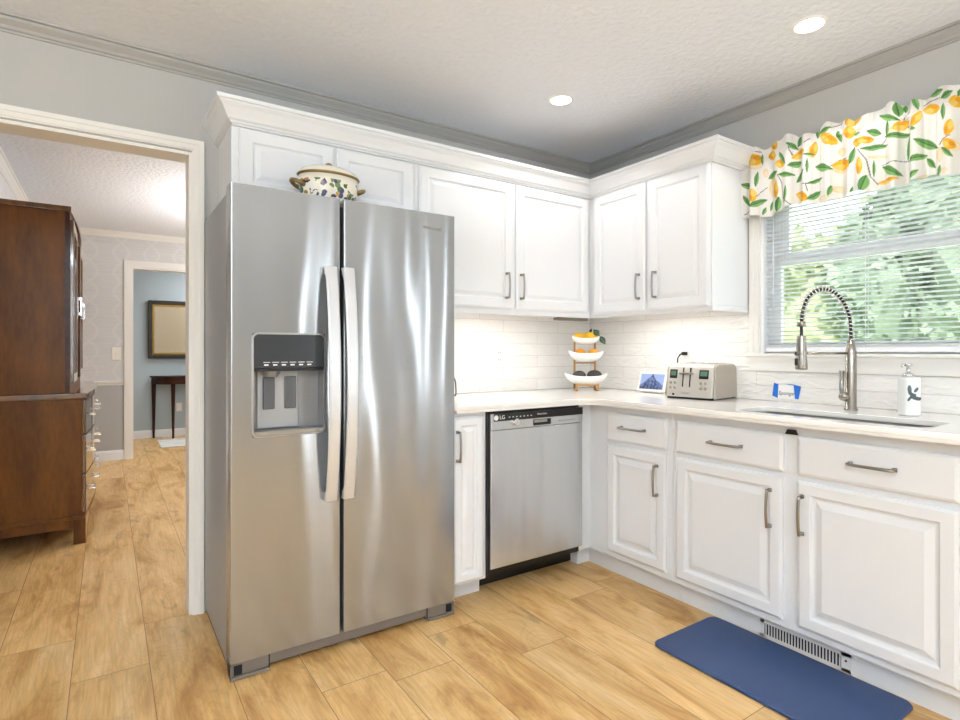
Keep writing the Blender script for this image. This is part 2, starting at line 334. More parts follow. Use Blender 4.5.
# ------------------------------------------------------------------ helpers
ORG = {}
def new(): return bmesh.new()
def thing(name, label, cat, loc=(0, 0, 0), rotz=0, group=None):
    o = bpy.data.objects.new(name, None); COL.objects.link(o); o.empty_display_size = .05
    o.location = loc; o.rotation_euler = (0, 0, rotz); o['label'] = label; o['category'] = cat
    if group: o['group'] = group
    ORG[o.name] = (Vector(loc), rotz); return o
def obj(name, bm, m, parent=None, bevel=0, smooth=False, local=False, loc=None, label=None, seg=2):
    """one mesh object; bm in world coordinates unless local"""
    bmesh.ops.recalc_face_normals(bm, faces=bm.faces)
    org = Vector((0, 0, 0)); rz = 0
    if parent is not None: org, rz = ORG[parent.name]
    elif loc is not None: org = Vector(loc)
    if not local and (org.length or rz):
        bmesh.ops.transform(bm, matrix=Matrix.Rotation(-rz, 4, 'Z') @ Matrix.Translation(-org), verts=bm.verts)
    me = bpy.data.meshes.new(name); bm.to_mesh(me); bm.free()
    o = bpy.data.objects.new(name, me); COL.objects.link(o); me.materials.append(M[m] if isinstance(m, str) else m)
    if smooth: me.shade_smooth()
    if bevel:
        md = o.modifiers.new('bevel', 'BEVEL'); md.width = bevel; md.segments = seg; md.limit_method = 'ANGLE'; md.angle_limit = .6
        if smooth is False:
            me.shade_smooth(); md.harden_normals = True
    if parent is not None: o.parent = parent
    else: o.location = org
    if label: o['label'] = label
    ORG[o.name] = (org, rz)
    return o
def tag(o, label, cat, group=None):
    o['label'] = label; o['category'] = cat
    if group: o['group'] = group
    return o
def struct(name, bm, m, **k):
    o = obj(name, bm, m, **k); o['kind'] = 'structure'; return o
def quadface(bm, vs):
    try: bm.faces.new(vs)
    except ValueError: pass
def box(bm, a, b):
    (x0, y0, z0), (x1, y1, z1) = [tuple(map(min, a, b)), tuple(map(max, a, b))]
    v = [bm.verts.new(p) for p in ((x0,y0,z0),(x1,y0,z0),(x1,y1,z0),(x0,y1,z0),(x0,y0,z1),(x1,y0,z1),(x1,y1,z1),(x0,y1,z1))]
    for f in ((0,3,2,1),(4,5,6,7),(0,1,5,4),(1,2,6,5),(2,3,7,6),(3,0,4,7)): bm.faces.new([v[i] for i in f])
    return bm
def B(*pairs):
    bm = new()
    for a, b in pairs: box(bm, a, b)
    return bm
def tube(bm, pts, r, n=10, caps=True, radii=None):
    pts = [Vector(p) for p in pts]; rings = []
    up = None
    for i, p in enumerate(pts):
        d = (pts[min(i+1, len(pts)-1)] - pts[max(i-1, 0)]).normalized()
        if up is None:
            up = Vector((0, 0, 1)) if abs(d.z) < .9 else Vector((1, 0, 0))
        s = d.cross(up).normalized(); up = s.cross(d).normalized()
        rr = radii[i] if radii else r
        rings.append([bm.verts.new(p + (s*math.cos(2*PI*k/n) + up*math.sin(2*PI*k/n))*rr) for k in range(n)])
    for a, b in zip(rings, rings[1:]):
        for k in range(n): bm.faces.new((a[k], a[(k+1)%n], b[(k+1)%n], b[k]))
    if caps: bm.faces.new(rings[0][::-1]); bm.faces.new(rings[-1])
    return bm
def lathe(bm, prof, c=(0, 0, 0), n=32, sx=1, sy=1):
    """prof list of (r,z); closes on axis when r==0"""
    rings = []
    for r, z in prof:
        if r < 1e-6: rings.append([bm.verts.new((c[0], c[1], c[2]+z))])
        else: rings.append([bm.verts.new((c[0]+r*sx*math.cos(2*PI*k/n), c[1]+r*sy*math.sin(2*PI*k/n), c[2]+z)) for k in range(n)])
    for a, b in zip(rings, rings[1:]):
        for k in range(n):
            k2 = (k+1) % n
            if len(a) == 1 and len(b) == 1: continue
            if len(a) == 1: bm.faces.new((a[0], b[k2], b[k]))
            elif len(b) == 1: bm.faces.new((a[k], a[k2], b[0]))
            else: bm.faces.new((a[k], a[k2], b[k2], b[k]))
    return bm
def ell(bm, c, r, n=16, m=10, mtx=None):
    """ellipsoid"""
    g = bmesh.ops.create_uvsphere(bm, u_segments=n, v_segments=m, radius=1)
    mt = Matrix.Translation(c) @ (mtx or Matrix.Identity(4)) @ Matrix.Diagonal((*r, 1))
    bmesh.ops.transform(bm, matrix=mt, verts=g['verts']); return bm
def extrude_poly(bm, pts, z0, z1):
    a = [bm.verts.new((x, y, z0)) for x, y in pts]; b = [bm.verts.new((x, y, z1)) for x, y in pts]
    bm.faces.new(a[::-1]); bm.faces.new(b)
    for i in range(len(pts)):
        j = (i+1) % len(pts); bm.faces.new((a[i], a[j], b[j], b[i]))
    return bm
def sweep(bm, path, prof, closed_prof=True):
    """horizontal path of (x,y); profile (out,z); out to the right of travel, mitred"""
    n = len(path); rings = []
    for i, p in enumerate(path):
        p = Vector(p)
        d0 = (p - Vector(path[i-1])).normalized() if i else None
        d1 = (Vector(path[i+1]) - p).normalized() if i < n-1 else None
        r0 = Vector((d0.y, -d0.x)) if d0 else None; r1 = Vector((d1.y, -d1.x)) if d1 else None
        if r0 is None: o = r1
        elif r1 is None: o = r0
        else: o = (r0+r1)/(1+r0.dot(r1))
        rings.append([bm.verts.new((p.x+o.x*a, p.y+o.y*a, z)) for a, z in prof])
    k = len(prof)
    for a, b in zip(rings, rings[1:]):
        for i in range(k if closed_prof else k-1):
            j = (i+1) % k; bm.faces.new((a[i], a[j], b[j], b[i]))
    if closed_prof: bm.faces.new(rings[0][::-1]); bm.faces.new(rings[-1])
    return bm
def FT(face, a, z, d):          # cabinet-face coordinates: along, up, out from the wall
    return (a, -d, z) if face == 'b' else (-d, -a, z)
def fbox(bm, face, a0, a1, z0, z1, d0, d1): return box(bm, FT(face, a0, z0, d0), FT(face, a1, z1, d1))
def rings_panel(bm, face, a0, a1, z0, z1, d, prof):
    """nested rectangles (inset, outward offset); last one is filled, first is the back"""
    rs = []
    for ins, off in prof:
        rs.append([bm.verts.new(FT(face, a, z, d+off)) for a, z in ((a0+ins, z0+ins), (a1-ins, z0+ins), (a1-ins, z1-ins), (a0+ins, z1-ins))])
    bm.faces.new(rs[0][::-1])
    for p, q in zip(rs, rs[1:]):
        for i in range(4): bm.faces.new((p[i], p[(i+1)%4], q[(i+1)%4], q[i]))
    bm.faces.new(rs[-1]); return bm
DOOR = [(0, 0), (0, .013), (.006, .0165), (.010, .019), (.044, .019), (.047, .0155), (.050, .008), (.056, .006), (.061, .006), (.086, .0165), (.089, .0165)]
UDOOR = [(0, 0), (0, .013), (.006, .0165), (.010, .019), (.050, .019), (.053, .0165), (.056, .0115), (.061, .0105), (.064, .0105), (.082, .0165), (.085, .0165)]
DRAW = [(0, 0), (0, .012), (.004, .0155), (.012, .019), (.016, .019)]
def pull(face, a, z, d, length, vertical, r=.0055, out=.030, bow=.006):
    """cabinet pull with square feet and a lightly bowed bar"""
    bm = new(); h = length/2; pts = []
    for s in (-1, 1):
        aa, zz = (a, z+s*h) if vertical else (a+s*h, z)
        fbox(bm, face, aa-.0065, aa+.0065, zz-.0065, zz+.0065, d, d+.008)
        fbox(bm, face, aa-.0045, aa+.0045, zz-.0045, zz+.0045, d+.008, d+out)
    for i in range(13):
        t = -1+2*i/12; o = out - .003 + bow*(1-t*t)
        pts.append(FT(face, a, z+t*(h+.004), d+o) if vertical else FT(face, a+t*(h+.004), z, d+o))
    tube(bm, pts, r, 8); return bm
def text(name, body, size, m, parent, origin, xdir, ydir, depth=.0006, align='CENTER', shear=0, loc=None):
    cu = bpy.data.curves.new(name, 'FONT'); cu.body = body; cu.size = size; cu.extrude = depth; cu.align_x = align; cu.align_y = 'CENTER'; cu.shear = shear
    tmp = bpy.data.objects.new(name, cu); COL.objects.link(tmp)
    me = bpy.data.meshes.new_from_object(tmp.evaluated_get(bpy.context.evaluated_depsgraph_get()))
    bpy.data.objects.remove(tmp); bm = new(); bm.from_mesh(me); bpy.data.meshes.remove(me)
    X = Vector(xdir).normalized(); Y = Vector(ydir).normalized(); Z = X.cross(Y)
    mt = Matrix(((X.x, Y.x, Z.x, origin[0]), (X.y, Y.y, Z.y, origin[1]), (X.z, Y.z, Z.z, origin[2]), (0, 0, 0, 1)))
    bmesh.ops.transform(bm, matrix=mt, verts=bm.verts)
    return obj(name, bm, m, parent, loc=loc)

# ================================================================== SETTING
HC = 2.425
struct('floor', B(((-5, -5.5, -.1), (.64, 6.0, 0))), 'floor')
struct('ceiling', B(((-5, -5.5, HC), (.64, 6.0, HC+.1))), 'ceil')
struct('wall_back', B(((-5, 0, 0), (-3.35, .12, HC)), ((-3.35, 0, 2.034), (-2.437, .12, HC)), ((-2.437, 0, 0), (.64, .12, HC))), 'wall')
struct('wall_right', B(((0, 0, 0), (.14, -1.20, HC)), ((0, -2.16, 0), (.14, -5.4, HC)), ((0, -1.20, 0), (.14, -2.16, 1.13)), ((0, -1.20, 2.08), (.14, -2.16, HC))), 'wall')
struct('wall_left', B(((-5, -5.4, 0), (-4.88, 0, HC))), 'wall')
struct('wall_front', B(((-5, -5.5, 0), (.14, -5.38, HC))), 'wall')
struct('wall_dining_left', B(((-3.464, .12, 0), (-3.344, 4.32, HC))), 'wallpaper')
struct('wall_dining_far', B(((-3.464, 4.32, 0), (-2.525, 4.44, HC)), ((-2.525, 4.32, 2.06), (-1.65, 4.44, HC)), ((-1.65, 4.32, 0), (.64, 4.44, HC))), 'wallpaper')
struct('wall_dining_right', B(((.5, .12, 0), (.64, 4.32, HC))), 'wallpaper')
struct('wall_foyer', B(((-3.464, 5.85, 0), (.64, 5.97, HC))), 'bluewall')
struct('wall_foyer_left', B(((-3.464, 4.44, 0), (-3.344, 5.85, HC))), 'bluewall')
struct('wall_foyer_right', B(((.5, 4.44, 0), (.64, 5.85, HC))), 'bluewall')

def casing(name, x0, x1, zt, yw, w, side, m='trim'):
    """stepped casing round an opening x0..x1 on the wall face y=yw; side -1 faces -y"""
    bm = new(); s = side
    for a, b, t in ((0, w, .012), (.006, w-.004, .017), (w*.55, w-.002, .022)):
        for q0, q1 in ((x0-b, x0-a), (x1+a, x1+b)): box(bm, (q0, yw, 0), (q1, yw+s*t, zt+a))
        box(bm, (x0-b, yw, zt+a), (x1+b, yw+s*t, zt+b))
    return bm
j = casing('trim_1', -3.35, -2.437, 2.041, 0, .048, -1)
for q in ((-3.35, -3.334), (-2.473, -2.457)): pass
struct('trim_1', j, 'trim')
struct('door_1', B(((-2.449, -.004, 0), (-2.4365, .124, 2.022)), ((-3.35, -.004, 2.022), (-2.4365, .124, 2.035)), ((-3.351, -.004, 0), (-3.338, .124, 2.02))), 'trim')
struct('trim_2', casing('trim_2', -2.525, -1.65, 2.06, 4.32, .072, -1), 'trim')
struct('door_2', B(((-2.526, 4.316, 0), (-2.512, 4.444, 2.05)), ((-1.664, 4.316, 0), (-1.65, 4.444, 2.05)), ((-2.526, 4.316, 2.046), (-1.65, 4.444, 2.061))), 'trim')
CP = [(0, 2.366), (.006, 2.366), (.008, 2.374), (.014, 2.378), (.018, 2.388), (.032, 2.404), (.036, 2.414), (.046, 2.416), (.048, HC), (0, HC)]
struct('trim_3', sweep(new(), [(-4.88, 0), (0, 0), (0, -5.38)], CP), 'crown')
struct('trim_4', sweep(new(), [(-3.344, .12), (-3.344, 4.32), (.5, 4.32)], CP), 'trim')
RP = [(0, .795), (.010, .795), (.012, .812), (.020, .818), (.024, .838), (.012, .842), (0, .842)]
struct('trim_5', sweep(new(), [(-3.344, .12), (-3.344, 4.32), (-2.60, 4.32)], RP), 'trim')
BP = [(0, 0), (.016, 0), (.016, .085), (.010, .10), (0, .105)]
struct('baseboard_dining', sweep(new(), [(-3.344, .12), (-3.344, 4.32), (-2.60, 4.32)], BP), 'basewhite')
struct('baseboard_foyer', sweep(new(), [(-3.344, 5.85), (.5, 5.85)], BP), 'basewhite')
# tile backsplash on both kitchen walls
struct('backsplash_back', B(((-1.5, -.009, .9145), (-.0, -.0005, 1.40))), 'tileb')
struct('backsplash_right', B(((-.009, -.009, .9145), (-.0005, -1.146, 1.40)), ((-.009, -1.146, .9145), (-.0005, -2.75, 1.068))), 'tiler')

# ------------------------------------------------------------------ window over the sink
wn = bpy.data.objects.new('window_1', None); COL.objects.link(wn); wn.location = (0, -1.68, 1.149); wn['kind'] = 'structure'; ORG['window_1'] = (Vector((0, -1.68, 1.149)), 0)
bm = new()
for a, b, t in ((0, .055, .012), (.005, .05, .017), (.03, .052, .021)):
    for y0, y1 in ((-1.20+a, -1.20+b), (-2.16-b, -2.16-a)): box(bm, (-.0095 if False else 0, y0, 1.149), (-t, y1, 2.08+a))
    box(bm, (0, -1.20+b, 2.08+a), (-t, -2.16-b, 2.08+b))
obj('window_casing', bm, 'trim', wn)
obj('window_sill', B(((-.030, -1.135, 1.132), (.10, -2.225, 1.149))), 'trim', wn, bevel=.004)
bm = new()
for z0, z1, t in ((1.062, 1.132, .014), (1.062, 1.080, .018), (1.112, 1.132, .022)): box(bm, (0, -1.148, z0), (-t, -2.212, z1))
obj('apron', bm, 'trim', wn)
obj('window_jamb', B(((0, -1.2, 1.149), (.14, -1.212, 2.08)), ((0, -2.148, 1.149), (.14, -2.16, 2.08)), ((0, -1.2, 2.068), (.14, -2.16, 2.08))), 'vinylw', wn)
def sash(z0, z1, x0, x1, top, bot, st):
    return B(((x0, -1.212, z0), (x1, -1.212-st, z1)), ((x0, -2.148, z0), (x1, -2.148+st, z1)), ((x0, -1.212-st, z0), (x1, -2.148+st, z0+bot)), ((x0, -1.212-st, z1-top), (x1, -2.148+st, z1)))
obj('lower_sash', sash(1.149, 1.625, .050, .075, .042, .055, .062), 'vinylw', wn, bevel=.003)
obj('upper_sash', sash(1.60, 2.07, .080, .105, .04, .052, .085), 'vinylw', wn, bevel=.003)
obj('window_pane', B(((.060, -1.27, 1.20), (.063, -2.09, 1.59))), 'glass', wn)
obj('window_pane', B(((.090, -1.295, 1.65), (.093, -2.065, 2.035))), 'glass', wn)

# ================================================================== CABINETS
def cab(name, label, cat, loc): return thing(name, label, cat, loc)
def cdoor(parent, face, a0, a1, z0, z1, d, prof, hp=None, hl=.13, name='door', hm=None):
    o = obj(name, rings_panel(new(), face, a0, a1, z0, z1, d, prof), 'white', parent)
    if hp: obj('handle', pull(face, hp[0], hp[1], d+.019, hl, hp[2]), hm or 'pull', o, smooth=True)
    return o
# --- uppers (faces: frame at .321, doors to .340)
c = cab('wall_cabinet', 'white two-door wall cabinet above the refrigerator at the left end of the run', 'cabinet', (-1.915, -.16, 1.78))
obj('body', B(((-2.331, -.001, 1.785), (-1.505, -.321, 2.073))), 'white', c, bevel=.0015)
cdoor(c, 'b', -2.303, -1.912, 1.80, 2.066, .321, UDOOR); cdoor(c, 'b', -1.897, -1.523, 1.80, 2.066, .321, UDOOR)
c = cab('wall_cabinet', 'white two-door wall cabinet on the back wall above the dishwasher', 'cabinet', (-.92, -.16, 1.362))
obj('body', B(((-1.5045, -.0095, 1.384), (-.001, -.321, 2.073)), ((-1.5045, -.300, 1.358), (-.300, -.321, 1.384))), 'white', c, bevel=.0015)
cdoor(c, 'b', -1.488, -.916, 1.390, 2.066, .321, UDOOR, (-.964, 1.511, True)); cdoor(c, 'b', -.893, -.347, 1.390, 2.066, .321, UDOOR, (-.866, 1.511, True))
c = cab('wall_cabinet', 'white two-door wall cabinet on the right wall beside the window', 'cabinet', (-.16, -.73, 1.362))
obj('body', B(((-.0095, -.3225, 1.384), (-.321, -1.140, 2.073)), ((-.300, -.3225, 1.358), (-.321, -1.14, 1.384)), ((-.0095, -1.122, 1.358), (-.300, -1.14, 1.384))), 'white', c, bevel=.0015)
cdoor(c, 'r', .364, .746, 1.378, 2.072, .321, UDOOR, (.711, 1.511, True)); cdoor(c, 'r', .768, 1.130, 1.378, 2.072, .321, UDOOR, (.821, 1.511, True))
CC = [(0, 2.0735), (.008, 2.0735), (.010, 2.079), (.018, 2.082), (.020, 2.088), (.030, 2.094), (.036, 2.106), (.052, 2.132), (.064, 2.144), (.067, 2.150), (.074, 2.152), (.076, 2.166), (0, 2.166)]
bm = sweep(new(), [(-2.320, -.001), (-2.320, -.3212), (-.3212, -.3212), (-.3212, -1.1402), (-.001, -1.1402)], CC)
box(bm, (-2.319, -.002, 2.0735), (-.002, -.32, 2.160)); box(bm, (-.002, -.32, 2.0735), (-.32, -1.139, 2.160))
t = tag(obj('crown_molding', bm, 'white', loc=(-1.16, -.16, 2.062)), 'white stepped crown molding running along the tops of the wall cabinets', 'molding')
# --- bases (frame at .592, doors to .611)
FD = .592
def toe(parent, *bx): obj('toe_kick', B(*bx), 'white', parent)
c = cab('base_cabinet', 'narrow white base cabinet with one door between refrigerator and dishwasher', 'cabinet', (-1.385, -.3, 0))
obj('body', B(((-1.469, -.005, .105), (-1.286, -FD-.02, .881))), 'white', c, bevel=.0015)
cdoor(c, 'b', -1.467, -1.306, .118, .862, FD+.02, [(0, 0), (0, .013), (.006, .0165), (.010, .019), (.036, .019), (.039, .0165), (.042, .011), (.046, .0095), (.050, .0095), (.066, .0165), (.069, .0165)], (-1.452, .735, True), .128)
toe(c, ((-1.469, -.47, 0), (-1.25, -.505, .1045)))
c = cab('base_cabinet', 'white corner base cabinet with one drawer over one door right of the dishwasher', 'cabinet', (-.4, -.8, 0))
obj('body', B(((-.682, -.005, .105), (-.010, -FD, .881)), ((-.010, -FD, .105), (-FD, -1.119, .881))), 'white', c, bevel=.0015)
cdoor(c, 'r', .727, 1.092, .703, .846, FD, DRAW, (.902, .779, False), .142, 'drawer_front'); cdoor(c, 'r', .727, 1.089, .136, .680, FD, DOOR, (1.047, .556, True), .135)
toe(c, ((-.62, -.44, 0), (-.52, -.525, .1045)), ((-.50, -.52, 0), (-.535, -1.119, .1045)))
c = cab('sink_base_cabinet', 'wide white sink base cabinet with two false drawers over two doors under the faucet', 'cabinet', (-.3, -1.645, 0))
obj('body', B(((-.010, -1.1205, .105), (-FD, -2.169, .28)), ((-.575, -1.1205, .28), (-FD, -1.37, .881)), ((-.575, -2.08, .28), (-FD, -2.169, .881)), ((-.585, -1.37, .28), (-FD, -2.08, .70)), ((-.5905, -1.37, .70), (-FD, -2.08, .881)), ((-.010, -1.1205, .28), (-.575, -1.135, .881)), ((-.010, -2.155, .28), (-.575, -2.169, .881))), 'white', c, bevel=.0015)
cdoor(c, 'r', 1.146, 1.627, .701, .846, FD, DRAW, (1.394, .774, False), .136, 'drawer_front'); cdoor(c, 'r', 1.681, 2.157, .699, .842, FD, DRAW, (1.928, .773, False), .130, 'drawer_front')
cdoor(c, 'r', 1.146, 1.623, .134, .679, FD, DOOR, (1.581, .554, True), .138); cdoor(c, 'r', 1.680, 2.155, .132, .676, FD, DOOR, (1.701, .555, True), .138)
toe(c, ((-.50, -1.1205, 0), (-.535, -2.169, .1045)))
bm = new(); fr_ = [[bm.verts.new(FT('r', a, z, d_)) for a, z in ((1.633, .846), (1.677, .846), (1.669, .864), (1.641, .864))] for d_ in (FD, FD+.012)]
bm.faces.new(fr_[0]); bm.faces.new(fr_[1][::-1])
for i in range(4): bm.faces.new((fr_[0][i], fr_[0][(i+1)%4], fr_[1][(i+1)%4], fr_[1][i]))
obj('latch', bm, 'black', c, label='small black latch bracket at the top of the centre stile')
c = cab('base_cabinet', 'white base cabinet at the right picture edge beside the sink base', 'cabinet', (-.3, -2.46, 0))
obj('body', B(((-.010, -2.1705, .105), (-FD, -2.75, .881))), 'white', c, bevel=.0015)
cdoor(c, 'r', 2.186, 2.73, .70, .842, FD, DRAW, (2.45, .773, False), .15, 'drawer_front'); cdoor(c, 'r', 2.186, 2.73, .132, .676, FD, DOOR, (2.69, .555, True), .138)
toe(c, ((-.50, -2.1705, 0), (-.535, -2.75, .1045)))
# floor register in the toe kick
v = thing('floor_register', 'white slotted metal vent register in the toe kick below the sink doors', 'vent', (-.538, -1.665, .0))
bm = B(((-.5355, -1.500, .004), (-.5375, -1.832, .016)), ((-.5355, -1.500, .060), (-.5375, -1.832, .072)), ((-.5355, -1.500, .004), (-.5375, -1.516, .072)), ((-.5355, -1.800, .004), (-.5375, -1.832, .072)))
obj('frame', bm, 'ventw', v)
bm = new()
for k in range(25):
    y = -1.521 - k*.01135; box(bm, (-.5355, y, .014), (-.5385, y-.0040, .062))
obj('louver', bm, 'ventw', v)
obj('backing', B(((-.5350, -1.51, .012), (-.5358, -1.805, .064))), 'black', v)
obj('screw', tube(new(), [(-.5375, -1.816, .045), (-.5395, -1.816, .045)], .004, 8), 'black', v)

# --- quartz worktop with rounded inner corner and sink cut-out
def curve_slab(name, loops, z0, z1, m, bev=0):
    cu = bpy.data.curves.new(name, 'CURVE'); cu.dimensions = '2D'; cu.fill_mode = 'BOTH'; cu.extrude = (z1-z0)/2-bev; cu.bevel_depth = bev; cu.bevel_resolution = 2
    if bev: cu.offset = -bev
    for l in loops:
        s = cu.splines.new('POLY'); s.points.add(len(l)-1); s.use_cyclic_u = True
        for p, q in zip(s.points, l): p.co = (q[0], q[1], 0, 1)
    tmp = bpy.data.objects.new(name, cu); COL.objects.link(tmp)
    me = bpy.data.meshes.new_from_object(tmp.evaluated_get(bpy.context.evaluated_depsgraph_get())); bpy.data.objects.remove(tmp)
    bm = new(); bm.from_mesh(me); bpy.data.meshes.remove(me)
    bmesh.ops.transform(bm, matrix=Matrix.Translation((0, 0, (z0+z1)/2)), verts=bm.verts); return bm
def rrect(x0, x1, y0, y1, r, n=6):
    p = []
    for cx, cy, a0 in ((x1-r, y1-r, 0), (x0+r, y1-r, 90), (x0+r, y0+r, 180), (x1-r, y0+r, 270)):
        for k in range(n+1): a = math.radians(a0+90*k/n); p.append((cx+r*math.cos(a), cy+r*math.sin(a)))
    return p
CF = .655; RR = .11
lp = [(-1.468, -.0105), (-1.468, -CF)] + [(-CF-RR+RR*math.sin(a), -CF-RR+RR*math.cos(a)) for a in [PI/2*k/10 for k in range(11)]] + [(-CF, -2.75), (-.0105, -2.75), (-.0105, -.0105)]
hole = rrect(-.570, -.315, -2.06, -1.39, .05)
bm = curve_slab('worktop', [lp, hole], .894, .914, 'quartz', .003)
ip = [(-1.4675, -CF+.026)] + [(-CF-RR+(RR+.025)*math.sin(a), -CF-RR+(RR+.025)*math.cos(a)) for a in [PI/2*k/10 for k in range(11)]] + [(-CF+.026, -2.7495)]
q_ = new(); extrude_poly(q_, [(x-.0 , y) for x, y in ([(-1.4675, -CF+.001)] + [(-CF-RR+(RR+.001)*math.sin(a), -CF-RR+(RR+.001)*math.cos(a)) for a in [PI/2*k/10 for k in range(11)]] + [(-CF+.001, -2.7495)] + ip[::-1])], .883, .8955)
me_ = bpy.data.meshes.new('edge'); q_.to_mesh(me_); q_.free(); bm.from_mesh(me_); bpy.data.meshes.remove(me_)
tag(obj('worktop', bm, 'quartz', loc=(-.6, -.6, .883)), 'white quartz L-shaped worktop with a rounded inside corner', 'countertop')
s = thing('sink', 'undermount stainless steel sink basin set in the white worktop', 'sink', (-.44, -1.725, .70))
bm = new(); o_ = rrect(-.574, -.310, -2.065, -1.385, .055); prev = None
for z, ins in ((.8935, -.012), (.8935, 0), (.72, .004), (.70, .03)):
    l = rrect(-.574+ins, -.310-ins, -2.065+ins, -1.385-ins, max(.02, .055-ins*.5)); r = [bm.verts.new((x, y, z)) for x, y in l]
    if prev:
        for i in range(len(r)): bm.faces.new((prev[i], prev[(i+1)%len(r)], r[(i+1)%len(r)], r[i]))
    prev = r
bm.faces.new(prev)
obj('basin', bm, 'basin', s, smooth=True)
obj('drain', lathe(new(), [(0, .001), (.03, .001), (.045, .004), (.045, 0)], (-.44, -1.725, .70)), 'chrome', s)

# ================================================================== APPLIANCES
# --- side-by-side refrigerator
f = thing('refrigerator', 'tall stainless steel side-by-side refrigerator with an ice and water dispenser', 'refrigerator', (-1.93, -.33, 0))
FX0, FX1, FY = -2.391, -1.475, -.650
obj('body', B(((FX0+.002, -.03, .03), (FX1-.002, -.566, 1.735))), 'fside', f, bevel=.006)
obj('gasket', B(((FX0+.012, -.5665, .07), (FX1-.012, -.576, 1.74))), 'darkgap', f)
def fdoor(name, x0, x1, hole=None):
    bm = new(); zb, zt, yb = .064, 1.752, -.5745
    e = .006
    prof = []
    if not hole:
        pts = [(x0, yb), (x0, FY+e)] + [(x0+e-e*math.cos(a), FY+e-e*math.sin(a)) for a in (PI/8, PI/4, 3*PI/8, PI/2)] + [(x1-e+e*math.sin(a), FY+e-e*math.cos(a)) for a in (0, PI/8, PI/4, 3*PI/8, PI/2)] + [(x1, yb)]
        extrude_poly(bm, pts, zb, zt)
        return bm
    hx0, hx1, hz0, hz1 = hole
    # left, right strips with rounded outer edges, then top and bottom blocks
    extrude_poly(bm, [(x0, yb), (x0, FY+e)] + [(x0+e-e*math.cos(a), FY+e-e*math.sin(a)) for a in (PI/8, PI/4, 3*PI/8, PI/2)] + [(hx0, FY), (hx0, yb)], zb, zt)
    extrude_poly(bm, [(hx1, yb), (hx1, FY)] + [(x1-e+e*math.sin(a), FY+e-e*math.cos(a)) for a in (0, PI/8, PI/4, 3*PI/8, PI/2)] + [(x1, yb)], zb, zt)
    box(bm, (hx0, FY, zb), (hx1, yb, hz0)); box(bm, (hx0, FY, hz1), (hx1, yb, zt))
    bmesh.ops.remove_doubles(bm, verts=bm.verts, dist=1e-5)
    return bm
HX0, HX1, HZ0, HZ1 = -2.318, -2.057, .853, 1.225
ld = obj('freezer_door', fdoor('freezer_door', FX0, -1.9955, (HX0, HX1, HZ0, HZ1)), 'steel', f)
rd = obj('refrigerator_door', fdoor('refrigerator_door', -1.9815, FX1), 'steel', f)
def fhandle(x0, x1, parent):
    bm = new(); n = 18; z0, z1 = .592, 1.482; prev = None
    for i in range(n+1):
        t = -1+2*i/n; z = (z0+z1)/2 + t*(z1-z0)/2
        yo = FY - .034 - .046*(1-t*t); yi = yo + .016
        if abs(t) > .995: yi = FY+.001
        r = [bm.verts.new(p) for p in ((x0+.004, yi, z), (x1-.004, yi, z), (x1, yi-.004, z), (x1, yo+.005, z), (x1-.006, yo, z), (x0+.006, yo, z), (x0, yo+.005, z), (x0, yi-.004, z))]
        if prev:
            for k in range(8): bm.faces.new((prev[k], prev[(k+1)%8], r[(k+1)%8], r[k]))
        else: bm.faces.new(r[::-1])
        prev = r
    bm.faces.new(prev)
    for za, zb in ((z0, z0+.03), (z1-.03, z1)): box(bm, (x0+.005, FY+.001, za+.003), (x1-.005, FY-.030, zb-.003))
    return obj('handle', bm, 'handle', parent)
fhandle(-2.062, -2.018, ld); fhandle(-1.993, -1.949, rd)
text('logo', 'Whirlpool', .0215, 'pull', rd, (-1.590, FY-.0004, 1.686), (1, 0, 0), (0, 0, 1), .0008)
d = obj('dispenser', B(((HX0, FY+.068, HZ0), (HX1, FY+.075, HZ1)), ((HX0, FY+.004, HZ0), (HX0+.004, FY+.07, HZ1)), ((HX1-.004, FY+.004, HZ0), (HX1, FY+.07, HZ1)), ((HX0, FY+.004, HZ1-.004), (HX1, FY+.07, HZ1))), 'dispgrey', f)
def rframe(x0, x1, z0, z1, wd, y0, y1, r=.018):
    a = rrect(x0-wd, x1+wd, z0-wd, z1+wd, r+wd); b = rrect(x0, x1, z0, z1, r); bm = new(); n = len(a)
    q = [[bm.verts.new((x, y, z)) for x, z in l] for l, y in ((a, y0), (a, y1), (b, y1), (b, y0))]
    for g in range(4):
        h = (g+1) % 4
        for i in range(n): k = (i+1) % n; bm.faces.new((q[g][i], q[g][k], q[h][k], q[h][i]))
    return bm
obj('bezel', rframe(HX0+.004, HX1-.004, HZ0+.004, HZ1-.004, .007, FY+.006, FY-.004), 'chrome', d)
pn = obj('control_panel', B(((HX0+.004, FY+.003, 1.098), (HX1-.004, FY+.04, HZ1-.004))), 'dispdark', d, bevel=.003)
bm = B(((HX0+.004, FY+.001, 1.088), (HX1-.004, FY+.04, 1.098))); obj('panel_lip', bm, 'black', d)
bm = new()
for k in range(6):
    x = HX0+.05+k*.031
    box(bm, (x-.012, FY+.0025, 1.119), (x+.012, FY+.0035, 1.121)); box(bm, (x-.009, FY+.0025, 1.108), (x+.006, FY+.0035, 1.113))
obj('button_marks', bm, 'plate', d, label='pale touch control markings')
obj('back_plate', B(((-2.290, FY+.058, HZ0+.02), (-2.140, FY+.068, 1.088))), 'dispback', d, bevel=.004)
for x in (-2.250, -2.172): obj('paddle', B(((x-.021, FY+.046, .945), (x+.021, FY+.0585, 1.066))), 'paddle', d, bevel=.004)
obj('spout', lathe(new(), [(0, 1.066), (.022, 1.066), (.034, 1.088), (0, 1.088)], (-2.245, FY+.034, 0), 18), 'dispgrey', d)
